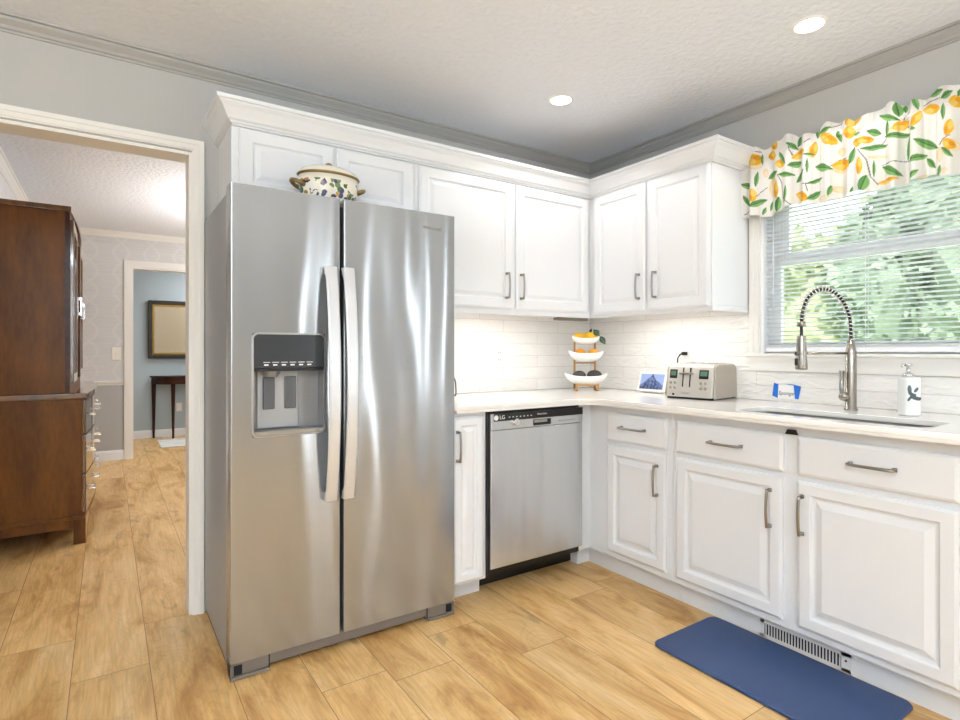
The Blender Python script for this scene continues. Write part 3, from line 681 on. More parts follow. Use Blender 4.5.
bm = B(((HX0+.004, FY+.000, HZ0+.002), (HX1-.004, FY+.05, HZ0+.018))); obj('drip_tray', bm, 'steel_trim', d, bevel=.003)
bm = B(((FX0+.01, FY+.018, .020), (FX1-.01, FY+.05, .066)))
obj('base_grille', bm, 'grille', f, bevel=.003)
for x0, x1, s in ((FX0+.001, FX0+.135, 1), (FX1-.135, FX1-.001, -1)):
    bm = B(((x0, FY+.002, .003), (x1, FY+.06, .015)), ((x0, FY+.010, .015), (x1, FY+.06, .058)))
    lo, hi = (x0, x0+.006) if s > 0 else (x1-.006, x1); box(bm, (lo, FY+.004, .012), (hi, FY+.07, .06))
    g = obj('foot_cover', bm, 'grille', f, bevel=.003)
    a = x0+.012 if s > 0 else x1-.040
    obj('opening', B(((a, FY+.0085, .018), (a+.028, FY+.012, .052))), 'darkgap', g)
    obj('slot', B((((x1-.004 if s > 0 else x0), FY+.0085, .014), ((x1 if s > 0 else x0+.004), FY+.011, .066))), 'darkgap', g)
    obj('leveling_foot', lathe(new(), [(0, 0), (.022, 0), (.022, .008), (.012, .012), (.012, .045), (0, .045)], (a+.020 if s > 0 else a+.012, FY+.035, 0), 16), 'grille', g)
obj('roller', tube(new(), [(FX0+.05, -.12, .018), (FX0+.08, -.12, .018)], .018, 14), 'black', f); obj('roller', tube(new(), [(FX1-.08, -.12, .018), (FX1-.05, -.12, .018)], .018, 14), 'black', f)
for x in (FX0+.045, FX1-.045): obj('hinge_cover', B(((x-.035, -.50, 1.735), (x+.035, -.60, 1.758))), 'grille', f, bevel=.006)

# --- dishwasher
w_ = thing('dishwasher', 'stainless steel dishwasher with a black control strip under the worktop', 'dishwasher', (-.995, -.3, 0))
obj('body', B(((-1.285, -.03, .106), (-.6835, -.600, .879))), 'black', w_)
obj('door', B(((-1.272, -.600, .146), (-.690, -.634, .789))), 'steel2', w_, bevel=.003)
p = obj('control_panel', B(((-1.272, -.600, .791), (-.690, -.636, .868))), 'steel2', w_, bevel=.003)
obj('black_strip', B(((-1.255, -.6362, .832), (-.690, -.6375, .868))), 'black', p)
text('logo', 'LG', .026, 'plate', p, (-1.208, -.6378, .849), (1, 0, 0), (0, 0, 1), .0004)
obj('emblem', tube(new(), [(-1.243, -.6375, .849), (-1.243, -.6385, .849)], .0125, 18), 'plate', p)
text('caption', 'Direct Drive', .012, 'plate', p, (-.965, -.6378, .852), (1, 0, 0), (0, 0, 1), .0003)
bm = new()
for k in range(7): box(bm, (-1.17+k*.022, -.6375, .846), (-1.162+k*.022, -.6381, .850))
obj('indicator_marks', bm, 'plate', p)
bm = new()
for k in range(6): box(bm, (-.855+k*.020, -.636, .806), (-.846+k*.020, -.6366, .812))
obj('program_marks', bm, 'steel_trim', p)
obj('knob', tube(new(), [(-1.128, -.636, .823), (-1.128, -.650, .823)], .017, 20), 'chrome', p, bevel=.003)
h = obj('handle_pocket', B(((-1.020, -.6362, .797), (-.908, -.6368, .826))), 'black', p)
obj('handle_lip', B(((-1.016, -.6366, .811), (-.935, -.642, .824))), 'steel_trim', p, bevel=.002)
obj('kick_plate', B(((-1.249, -.455, .006), (-.6215, -.472, .1045))), 'black', w_)
for x in (-1.22, -.72): obj('leveling_foot', lathe(new(), [(0, 0), (.016, 0), (.016, .006), (.006, .01), (.006, .11), (0, .11)], (x, -.40, 0), 14), 'black', w_)
obj('side_trim', B(((-1.285, -.600, .12), (-1.2755, -.629, .879))), 'black', w_)

# ================================================================== ON THE REFRIGERATOR
cx, cy, cz = -1.975, -.455, 1.7355
t = thing('casserole_dish', 'ivory lidded oval tureen with a painted fruit band on top of the refrigerator', 'dish', (cx, cy, cz))
SX, SY = 1.0, .70
obj('bowl', lathe(new(), [(0, 0), (.072, 0), (.082, .006), (.104, .035), (.119, .075), (.125, .11), (.124, .146), (.120, .146), (.119, .11), (.112, .075), (.098, .04), (0, .02)], (cx, cy, cz), 40, SX, SY), 'floral', t, smooth=True)
obj('rim', lathe(new(), [(.123, .144), (.129, .147), (.132, .151), (.128, .155), (.122, .154)], (cx, cy, cz), 40, SX, SY), 'gold', t, smooth=True)
l = obj('lid', lathe(new(), [(.128, .154), (.126, .160), (.112, .174), (.08, .187), (.045, .194), (0, .196)], (cx, cy, cz), 40, SX, SY), 'bone', t, smooth=True)
obj('knob', lathe(new(), [(.020, .194), (.008, .197), (.013, .201), (.015, .206), (.009, .211), (0, .213)], (cx, cy, cz), 18), 'gold', l, smooth=True)
for s in (-1, 1):
    tube_pts = [(cx+s*(.112+.042*math.sin(a)), cy+.034*math.cos(a), cz+.098+.020*math.sin(a)) for a in [PI*k/12 for k in range(13)]]
    obj('handle', tube(new(), tube_pts, .008, 10), 'gold', t, smooth=True)

# ================================================================== ON THE WORKTOP
ZT = .9145
# dark looped pitcher handle peeping past the refrigerator
t = thing('pitcher', 'pitcher with a thin dark looped handle on the worktop behind the refrigerator edge', 'pitcher', (-1.365, -.33, ZT))
obj('body', lathe(new(), [(0, 0), (.050, 0), (.056, .01), (.060, .07), (.052, .12), (.044, .15), (.050, .165), (.046, .165), (.040, .15), (.048, .12), (.054, .07), (.05, .012), (0, .010)], (-1.365, -.33, ZT), 32), 'bowlw', t, smooth=True)
obj('handle', tube(new(), [(-1.318, -.33, ZT+.128), (-1.300, -.33, ZT+.125), (-1.284, -.33, ZT+.108), (-1.277, -.33, ZT+.085), (-1.275, -.33, ZT+.04), (-1.277, -.33, ZT+.020), (-1.308, -.33, ZT+.022)], .0035, 8), 'black', t, smooth=True)

# three-tier fruit stand in the corner
FC = (-.278, -.243, ZT); FR = -math.radians(33.8)
t = thing('fruit_stand', 'three-tier fruit stand of white boat bowls on a bamboo frame in the corner', 'stand', FC, FR)
TIERS = [(.0955, .134, .066, .063), (.236, .109, .056, .060), (.330, .088, .047, .045)]   # rim z, half length, half width, depth
for s in (-1, 1):
    obj('post', B(((s*.064-.006, .038, 0), (s*.064+.006, .050, .302))), 'bamboo', t, local=True, bevel=.002)
    obj('foot', B(((s*.064-.006, -.055, 0), (s*.064+.006, .050, .012))), 'bamboo', t, local=True, bevel=.002)
    obj('front_post', B(((s*.064-.005, -.055, .012), (s*.064+.005, -.046, .045))), 'bamboo', t, local=True)
for z in (.032, .166): obj('crossbar', B(((-.064, -.050 if z < .1 else .039, z), (.064, -.042 if z < .1 else .049, z+.009))), 'bamboo', t, local=True, bevel=.001)
def boat(zr, hl, hw, dp):
    bm = new(); n, m = 36, 8; outer = []; inner = []
    for sgn, store, off in ((0, outer, 0), (1, inner, .004)):
        for j in range(m+1):
            q = j/m; rr = math.sin(q*PI/2)**.72; ring = []
            for i in range(n):
                a = 2*PI*i/n; c, s_ = math.cos(a), math.sin(a)
                x = (hl-off)*rr*c; y = (hw-off)*rr*s_
                lift = .016*(abs(c)**3)*q*q*(hl/.13)
                z = zr-dp+off+(dp-off)*(1-math.cos(q*PI/2))**.9 + lift - .016*q*q*(1-abs(c)**3)*.3
                ring.append(bm.verts.new((x, y, z)))
                if j == 0: break
            store.append(ring)
    for st, fl in ((outer, False), (inner, True)):
        for a, b in zip(st, st[1:]):
            for i in range(n):
                k = (i+1) % n
                if len(a) == 1: bm.faces.new((a[0], b[i], b[k]))
                else: bm.faces.new((a[i], a[k], b[k], b[i]))
    for i in range(n): k = (i+1) % n; bm.faces.new((outer[-1][i], outer[-1][k], inner[-1][k], inner[-1][i]))
    return bm
for z, hl, hw, dp in TIERS: obj('bowl', boat(z, hl, hw, dp), 'bowlw', t, local=True, smooth=True)
RZ = Matrix.Rotation(FR, 4, 'Z')
def fw(x, y, z): q = RZ @ Vector((x, y, 0)); return (FC[0]+q.x, FC[1]+q.y, FC[2]+z)
def lemon(name, label, cat, p, r, m, group, rot=0, tip=True):
    bm = new(); prof = []
    for k in range(15):
        a = PI*k/14; rr = math.sin(a)*r[1]; zz = -math.cos(a)*r[0]
        if tip and k in (0, 14): zz *= 1.16
        if tip and k in (1, 13): zz *= 1.07; rr *= .75
        prof.append((0 if k in (0, 14) else rr, zz))
    lathe(bm, prof, (0, 0, 0), 20)
    bmesh.ops.transform(bm, matrix=Matrix.Translation(p) @ Matrix.Rotation(rot, 4, 'Z') @ Matrix.Rotation(PI/2, 4, 'Y'), verts=bm.verts)
    o = obj(name, bm, m, loc=p, smooth=True); return tag(o, label, cat, group)
lemon('lemon', 'leftmost yellow lemon in the top bowl of the fruit stand', 'lemon', fw(-.044, .0, .333), (.036, .0265), 'lemon', 'fruit in the top bowl', FR+.3)
lm = lemon('lemon', 'middle yellow lemon with a dark stem in the top bowl of the fruit stand', 'lemon', fw(.016, -.006, .336), (.036, .0275), 'lemon', 'fruit in the top bowl', FR-.2)
lemon('lemon', 'yellow lemon behind the two green leaves in the top bowl', 'lemon', fw(.058, .014, .337), (.033, .0255), 'lemon', 'fruit in the top bowl', FR+1.0)
lemon('orange', 'left orange in the middle bowl of the fruit stand', 'orange', fw(-.038, -.008, .226), (.036, .035), 'orange', 'oranges in the middle bowl', .4, False)
lemon('orange', 'right orange in the middle bowl of the fruit stand', 'orange', fw(.044, -.008, .226), (.036, .034), 'orange', 'oranges in the middle bowl', 0, False)
lemon('avocado', 'left dark avocado in the bottom bowl of the fruit stand', 'avocado', fw(-.044, -.010, .093), (.043, .031), 'avocado', 'avocados in the bottom bowl', FR+.15, False)
lemon('avocado', 'right dark avocado in the bottom bowl of the fruit stand', 'avocado', fw(.050, -.010, .095), (.046, .033), 'avocado', 'avocados in the bottom bowl', FR-.15, False)
def leafmesh(p, axis, nrm, L_, W_):
    bm = new(); A = Vector(axis).normalized(); N_ = Vector(nrm).normalized(); Wd = A.cross(N_).normalized(); n = 9; st = []
    for i in range(n+1):
        q = i/n; wv = W_*math.sin(PI*q**.85)+.0005; c = Vector(p)+A*(L_*q)+N_*(.006*math.sin(PI*q))
        st.append([bm.verts.new(c-Wd*wv-N_*.002), bm.verts.new(c-N_*.004+N_*.004*0), bm.verts.new(c+Wd*wv-N_*.002), bm.verts.new(c-N_*.0045)])
    for a, b in zip(st, st[1:]):
        for k in range(4): bm.faces.new((a[k], a[(k+1)%4], b[(k+1)%4], b[k]))
    bm.faces.new(st[0][::-1]); bm.faces.new(st[-1]); return bm
rt = Vector((.831, -.556, 0)); fwd = Vector((-.556, -.831, 0))
t = thing('leaf_sprig', 'sprig of two dark green leaves hanging over the right rim of the top bowl', 'leaves', fw(.062, -.03, .352))
obj('leaf', leafmesh(fw(.074, -.03, .342), rt*-.75+Vector((0, 0, .75)), fwd, .050, .018), 'leafd', t, smooth=True)
obj('leaf', leafmesh(fw(.080, -.032, .336), rt*.55+Vector((0, 0, -.85)), fwd, .060, .017), 'leafd', t, smooth=True)
obj('stem', tube(new(), [fw(.060, -.022, .345), fw(.080, -.028, .340)], .0022, 8), 'twig', t)
o = leafmesh(fw(.020, -.010, .358), rt*.45+Vector((0, 0, .9)), fwd, .030, .008)
bmesh.ops.transform(o, matrix=Matrix.Translation(-Vector(fw(.016, -.006, .336))), verts=o.verts)
obj('leaf', o, 'twig', lm, local=True)

# smart display
DP = Vector((-.105, -.590, ZT)); DR = math.atan2(-.193, .012)
t = thing('smart_display', 'small white tablet display with a bluish picture standing left of the toaster', 'display', DP, DR)
tilt = math.radians(18)
def tl(x, y, z): return (x, y*math.cos(tilt)+z*math.sin(tilt), z*math.cos(tilt)-y*math.sin(tilt))
def tbox(a, b, dz=.003):
    bm = box(new(), a, b)
    for v_ in bm.verts: v_.co = Vector(tl(*v_.co))+Vector((0, 0, dz))
    return bm
obj('body', tbox((-.097, 0, .004), (.097, .011, .128)), 'plate', t, local=True, bevel=.006, seg=3)
o = tbox((-.080, -.0008, .020), (.080, .0006, .112)); obj('screen', o, 'screen', t, local=True)
bm = extrude_poly(new(), [(-.06, .012), (.06, .012), (.05, .075), (-.05, .075)], 0, .05); 
for v_ in bm.verts:
    if v_.co.z > .01: v_.co.y = .030+.3*(v_.co.y-.012)
obj('base', bm, 'cord', t, local=True, bevel=.006)

# toaster
TP = Vector((-.291, -.985, ZT)); TR = math.atan2(-.233, .036)
t = thing('toaster', 'brushed silver four-slice toaster with two small displays near the right backsplash', 'toaster', TP, TR)
W, H, D = .128, .182, .278
bm = new()
pr = [(0, .010), (.010, .085), (.022, .150), (.036, .172), (.062, H)]     # y,z front profile
pr2 = [(D-.04, H), (D-.014, .172), (D-.004, .15), (D, .010)]
L0 = [(-W+.008, y, z) for y, z in pr+pr2]; L1 = [(W-.008, y, z) for y, z in pr+pr2]
a = [bm.verts.new(p) for p in L0]; b_ = [bm.verts.new(p) for p in L1]
for i in range(len(a)): k = (i+1) % len(a); bm.faces.new((a[i], a[k], b_[k], b_[i]))
bm.faces.new(a); bm.faces.new(b_[::-1])
obj('shell', bm, 'toastw', t, local=True, bevel=.005, seg=3)
for s in (-1, 1):
    bm = new(); pts = [(.012, .006), (.024, .145), (.040, .170), (.070, H-.003), (D-.045, H-.003), (D-.016, .165), (D-.005, .006)]
    x0, x1 = sorted((s*(W-.010), s*(W+.004))); a = [bm.verts.new((x0, y, z)) for y, z in pts]; b_ = [bm.verts.new((x1, y, z)) for y, z in pts]
    for i in range(len(a)): k = (i+1) % len(a); bm.faces.new((a[i], a[k], b_[k], b_[i]))
    bm.faces.new(a); bm.faces.new(b_[::-1]); obj('side_panel', bm, 'toaster', t, local=True, bevel=.006, seg=3)
obj('base', B(((-W+.006, .012, 0), (W-.006, D-.012, .012))), 'black', t, local=True)
def fy(z): return .010*(z-.010)/.075 if z < .085 else .010+.012*(z-.085)/.065
for k, x in enumerate((-.089, .073)):
    w2 = .020 if k == 0 else .024
    bm = box(new(), (x-w2, fy(.105)-.004, .105), (x+w2, fy(.148)+.004, .150)); 
    for v_ in bm.verts:
        if v_.co.y < .01: v_.co.y = fy(v_.co.z)-.0018
    dsp = obj('display', bm, 'black', t, local=True); 
    bm = box(new(), (x-w2+.006, fy(.12)-.0022, .119), (x+w2-.006, fy(.12), .143))
    for v_ in bm.verts: v_.co.y = fy(v_.co.z) - (.0028 if v_.co.y < fy(.12)-.001 else 0)
    obj('lcd', bm, 'lcd', dsp, local=True)
    for zz in (.083, .057):
        for dx in (-.012, .012):
            q = fy(zz); obj('button', tube(new(), [(x+dx, q+.002, zz), (x+dx, q-.004, zz)], .0085, 14), 'toaster', t, local=True, bevel=.0015)
for x in (-.036, .002):
    bm = box(new(), (x-.0035, 0, .062), (x+.0035, .03, .160))
    for v_ in bm.verts: v_.co.y = fy(min(v_.co.z, .15)) + (-.0006 if v_.co.y < .01 else .004)
    obj('lever_slot', bm, 'black', t, local=True)
    obj('lever', B(((x-.018, fy(.13)-.016, .126), (x+.018, fy(.13), .136))), 'pull', t, local=True, bevel=.003)
q = Matrix.Rotation(TR, 4, 'Z'); xd = q @ Vector((1, 0, 0)); o_ = q @ Vector((-.018, fy(.032)-.001, .032)) + TP
text('logo', 'Cuisinart', .013, 'pull', t, o_, xd, (0, 0, 1))
obj('crumb_button', B(((-.088, -.002, .018), (-.078, .01, .028))), 'black', t, local=True)
for x in (-.060, .060):
    for dy in (0, .0): pass
    for xx in (x-.022, x+.022): obj('bread_slot', B(((xx-.012, .075, H-.004), (xx+.012, D-.05, H+.0008))), 'black', t, local=True)

# outlets
o = thing('wall_outlet', 'white outlet plate on the back tile wall left of the fruit stand', 'outlet', (-.776, -.0092, 1.125))
obj('plate', B(((-.812, -.0092, 1.067), (-.740, -.0145, 1.183))), 'plate', o, bevel=.002)
for z in (1.104, 1.146):
    s_ = obj('socket', B(((-.793, -.0145, z-.014), (-.759, -.0165, z+.014))), 'plate', o, bevel=.003)
    obj('slots', B(((-.785, -.0163, z-.002), (-.782, -.0168, z+.008)), ((-.770, -.0163, z-.002), (-.767, -.0168, z+.008))), 'black', s_)
o = thing('wall_outlet', 'white outlet plate on the right tile wall behind the toaster', 'outlet', (-.0092, -.772, 1.125))
obj('plate', B(((-.0092, -.736, 1.067), (-.0145, -.808, 1.183))), 'plate', o, bevel=.002)
for z in (1.104, 1.146): obj('socket', B(((-.0145, -.755, z-.014), (-.0165, -.789, z+.014))), 'plate', o, bevel=.003)
o = thing('power_cord', 'black plug and cord running from the right outlet down behind the toaster', 'cord', (-.0168, -.772, 1.146))
obj('plug', B(((-.0168, -.760, 1.136), (-.045, -.784, 1.156))), 'black', o, bevel=.004)
obj('cable', tube(new(), [(-.045, -.772, 1.146), (-.062, -.768, 1.142), (-.070, -.757, 1.120), (-.066, -.750, 1.07), (-.055, -.76, .98), (-.045, -.80, .93), (-.05, -.83, .9195)], .0042, 8), 'black', o, smooth=True)

# paper note taped on the right backsplash
o = thing('paper_note', 'white handwritten paper note held by blue tape on the tile left of the faucet', 'note', (-.0095, -1.333, .92))
obj('sheet', B(((-.0095, -1.277, .928), (-.0108, -1.378, .995))), 'paper', o)
def strip(p4):
    bm = new(); a = [bm.verts.new((-.0109, y, z)) for y, z in p4]; b = [bm.verts.new((-.0121, y, z)) for y, z in p4]
    bm.faces.new(a); bm.faces.new(b[::-1])
    for i in range(4): bm.faces.new((a[i], a[(i+1)%4], b[(i+1)%4], b[i]))
    return bm
obj('tape', strip([(-1.272, 1.004), (-1.293, .998), (-1.290, .930), (-1.263, .940)]), 'tape', o)
obj('tape', strip([(-1.366, .999), (-1.400, .992), (-1.389, .930), (-1.372, .931)]), 'tape', o)
obj('tape', strip([(-1.330, .9995), (-1.366, 1.000), (-1.366, .995), (-1.345, .996)]), 'tape', o)
text('writing', 'Sponge', .026, 'ink', o, (-.0112, -1.329, .955), (0, -1, 0), (0, 0, 1), .0002, shear=.3)

# faucet with coil spring spout
FB = Vector((-.161, -1.676, ZT)); th = math.radians(23.6); hd = Vector((-math.cos(th), math.sin(th), 0)); HD = .235
t = thing('faucet', 'brushed nickel spring-neck kitchen faucet standing behind the sink', 'faucet', FB)
obj('post', lathe(new(), [(0, 0), (.027, 0), (.025, .006), (.0205, .010), (.0205, .245), (.018, .252), (.0135, .292), (0, .292)], FB, 28), 'nickel', t, smooth=True)
arc = [FB+Vector((0, 0, .285+.012*k)) for k in range(4)]
zc_ = .330
for k in range(1, 25):
    a = PI*k/24; arc.append(FB+hd*(HD/2*(1-math.cos(a)))+Vector((0, 0, zc_+.158*math.sin(a)**.92+.030*(1-math.cos(a))/2)))
arc += [FB+hd*HD+Vector((0, 0, z)) for z in (.355, .348)]
def resample(pts, n):
    d = [0]
    for a, b in zip(pts, pts[1:]): d.append(d[-1]+(b-a).length)
    out = []
    for i in range(n):
        s = d[-1]*i/(n-1); k = max(j for j in range(len(d)) if d[j] <= s+1e-9); k = min(k, len(pts)-2)
        u = (s-d[k])/max(1e-9, d[k+1]-d[k]); out.append(pts[k].lerp(pts[k+1], u))
    return out
obj('hose', tube(new(), resample(arc + [FB+hd*HD+Vector((0, 0, .28))], 60), .0062, 10), 'black', t, smooth=True)
N_ = 38*12; ps = resample(arc, N_); co = []; side = hd.cross(Vector((0, 0, 1)))
for i, p_ in enumerate(ps):
    tg = (ps[min(i+1, N_-1)]-ps[max(i-1, 0)]).normalized(); nn = side.cross(tg).normalized(); a = 2*PI*i/12*.8
    co.append(p_ + (side*math.cos(a)+nn*math.sin(a))*.0115)
obj('spring', tube(new(), co, .0027, 6), 'chrome', t, smooth=True)
HP = FB+hd*HD
obj('collar', lathe(new(), [(.012, .368), (.016, .362), (.019, .348), (.012, .346)], HP, 20), 'nickel', t, smooth=True)
hh = obj('spray_head', lathe(new(), [(0, .308), (.0165, .308), (.0175, .302), (.0195, .235), (.0230, .176), (.0220, .170), (0, .170)], HP, 24), 'nickel', t, smooth=True)
sd = side*-1
bd = Vector((-.55, -.75, 0)).normalized()
lf = Vector((-.831, .556, 0))
for z0, z1 in ((.188, .216), (.228, .242)):
    c_ = HP+lf*.0195; bm = new(); tube(bm, [c_+Vector((0, 0, z0)), c_+Vector((0, 0, z1))], .008, 10); obj('spray_button', bm, 'black', hh, smooth=True)
obj('support_arm', tube(new(), [FB+hd*.020+Vector((0, 0, .237)), HP-hd*.021+Vector((0, 0, .237))], .0052, 10), 'nickel', t, smooth=True)
obj('arm_ring', lathe(new(), [(.0205, .232), (.0240, .232), (.0240, .244), (.0205, .244), (.0205, .232)], HP, 20), 'nickel', t)
lv = FB+lf*.030+Vector((0, 0, .060))
l_ = obj('lever', tube(new(), [lv+lf*.006, lv+lf*.010+Vector((0, 0, .03)), lv+lf*.008+Vector((0, 0, .105))], .008, 10, radii=[.009, .0085, .0105]), 'pull', t, smooth=True)
obj('pivot', ell(new(), lv+Vector((0, 0, -.004)), (.019, .019, .019), 18, 12), 'nickel', t, smooth=True)
obj('pivot_stem', tube(new(), [FB+Vector((0, 0, .056)), lv+Vector((0, 0, -.004))], .013, 14), 'nickel', t, smooth=True)

# soap dispenser
SC = Vector((-.195, -1.888, ZT)); SR = -math.atan(373/557)
t = thing('soap_dispenser', 'white porcelain soap dispenser with a dark leaf print and chrome pump beside the faucet', 'soap dispenser', SC, SR)
obj('bottle', extrude_poly(new(), rrect(-.027, .033, -.026, .026, .010), 0, .146), 'soapw', t, local=True, bevel=.006, seg=3)
obj('pump', lathe(new(), [(0, .146), (.018, .146), (.018, .160), (.008, .163), (.006, .186), (.013, .188), (.013, .200), (0, .200)], (0, 0, 0), 18), 'chrome', t, local=True, smooth=True)
obj('nozzle', tube(new(), [(-.004, 0, .194), (-.030, -.012, .194), (-.034, -.014, .186)], .0045, 8), 'chrome', t, local=True, smooth=True)
bm = new()
for x, z, a, L_, W_ in ((-.015, .100, 95, .036, .016), (-.006, .082, 150, .034, .014), (.008, .068, -18, .042, .015), (.010, .099, 50, .024, .012), (-.017, .064, 235, .018, .010), (-.003, .075, 30, .030, .014), (.021, .066, 15, .018, .011)):
    g = new(); n = 10; vs = []
    for i in range(n): q = 2*PI*i/n; vs.append((L_/2*math.cos(q), W_/2*math.sin(q)))
    ca, sa = math.cos(math.radians(a)), math.sin(math.radians(a)); g.free()
    f0 = [bm.verts.new((x+u*ca-v_*sa, -.0265, z+u*sa+v_*ca)) for u, v_ in vs]; f1 = [bm.verts.new((x+u*ca-v_*sa, -.0259, z+u*sa+v_*ca)) for u, v_ in vs]
    bm.faces.new(f0); bm.faces.new(f1[::-1])
    for i in range(n): k = (i+1) % n; bm.faces.new((f0[i], f0[k], f1[k], f1[i]))
obj('leaf_print', bm, 'print', t, local=True)

# bar fixture under the corner wall cabinet
o = thing('under_cabinet_fixture', 'slim grey bar fixture under the wall cabinets above the fruit stand', 'light', (-.42, -.295, 1.34))
obj('housing', B(((-.57, -.270, 1.340), (-.33, -.318, 1.3575))), 'grille', o, bevel=.004)
obj('bracket', B(((-.575, -.300, 1.3575), (-.555, -.3195, 1.3638))), 'pull', o)

LEMON=[[-1.2053, 2.1111, -0.039, 0.0, -0.0111, -0.0234], [-1.3046, 2.1535, -0.0151, -0.0087, 0.0041, -0.0178], [-1.294, 2.1087, -0.0176, 0.0, -0.0051, -0.0192], [-1.3375, 2.0546, -0.0206, 0.0, -0.0057, -0.0164], [-1.4186, 2.0783, -0.024, -0.0079, 0.0103, -0.014], [-1.2006, 1.9352, -0.0168, 0.0, -0.0039, -0.027], [-1.3159, 1.9346, -0.013, 0.0, -0.0031, -0.033], [-1.4308, 1.8795, -0.0264, 0.0082, -0.0188, -0.0163], [-1.4864, 2.079, -0.0135, 0.0073, -0.0079, -0.0264], [-1.5476, 2.1074, -0.0271, 0.0082, -0.0222, -0.0164], [-1.6006, 1.9798, -0.0299, -0.0033, -0.0025, -0.0212], [-1.6328, 2.1096, -0.0212, 0.0, -0.0069, -0.0235], [-1.6489, 2.1573, -0.031, -0.0051, -0.0014, -0.0228], [-1.6663, 2.0522, -0.0152, 0.0, -0.0047, -0.0155], [-1.9235, 2.1058, -0.023, -0.0019, -0.0043, -0.0175], [-1.875, 2.0835, -0.0095, 0.0126, -0.0099, -0.0221], [-1.8207, 2.0772, -0.0208, -0.0063, 0.0072, -0.015], [-1.9794, 2.0124, -0.0117, 0.0055, -0.0078, -0.024], [-1.9794, 1.95, -0.0158, 0.0066, -0.0163, -0.0123], [-1.6781, 1.9485, -0.0101, 0.0, -0.0028, -0.0313], [-1.6951, 2.0556, -0.0246, -0.002, -0.0028, -0.0132], [-1.9995, 2.1069, -0.0179, 0.0, -0.0067, -0.019], [-1.7759, 1.8632, -0.0308, -0.0018, 0.0018, -0.0084]]
PALE=[[-1.3002, 1.9515, -0.0228, 0.0, -0.0055, -0.0393], [-1.5991, 2.0373, -0.0159, 0.0, -0.0047, -0.0159], [-1.5846, 1.8759, -0.0204, 0.0, -0.0049, -0.0127], [-1.2053, 2.0914, -0.0372, 0.0, -0.0103, -0.0234], [-1.4747, 2.0701, -0.0126, 0.0, -0.0037, -0.0231], [-1.5991, 1.9644, -0.0285, -0.0028, -0.0022, -0.0179], [-1.5325, 1.8463, -0.0223, -0.0013, -0.0008, -0.0083], [-1.2602, 2.0319, -0.009, 0.0, -0.0024, -0.0177], [-1.9512, 1.9187, -0.0083, 0.0, -0.0024, -0.0245], [-1.9011, 2.1631, -0.0118, 0.0, -0.0045, -0.0079], [-1.8957, 1.846, -0.0122, -0.0022, 0.0023, -0.008], [-1.9667, 1.8533, -0.0092, 0.0, -0.0025, -0.009], [-1.7947, 2.0599, -0.0164, -0.004, 0.0017, -0.0141], [-1.9895, 1.9424, -0.0171, 0.0, -0.0052, -0.019], [-1.7413, 1.9715, -0.0302, 0.0, -0.0087, -0.0056]]
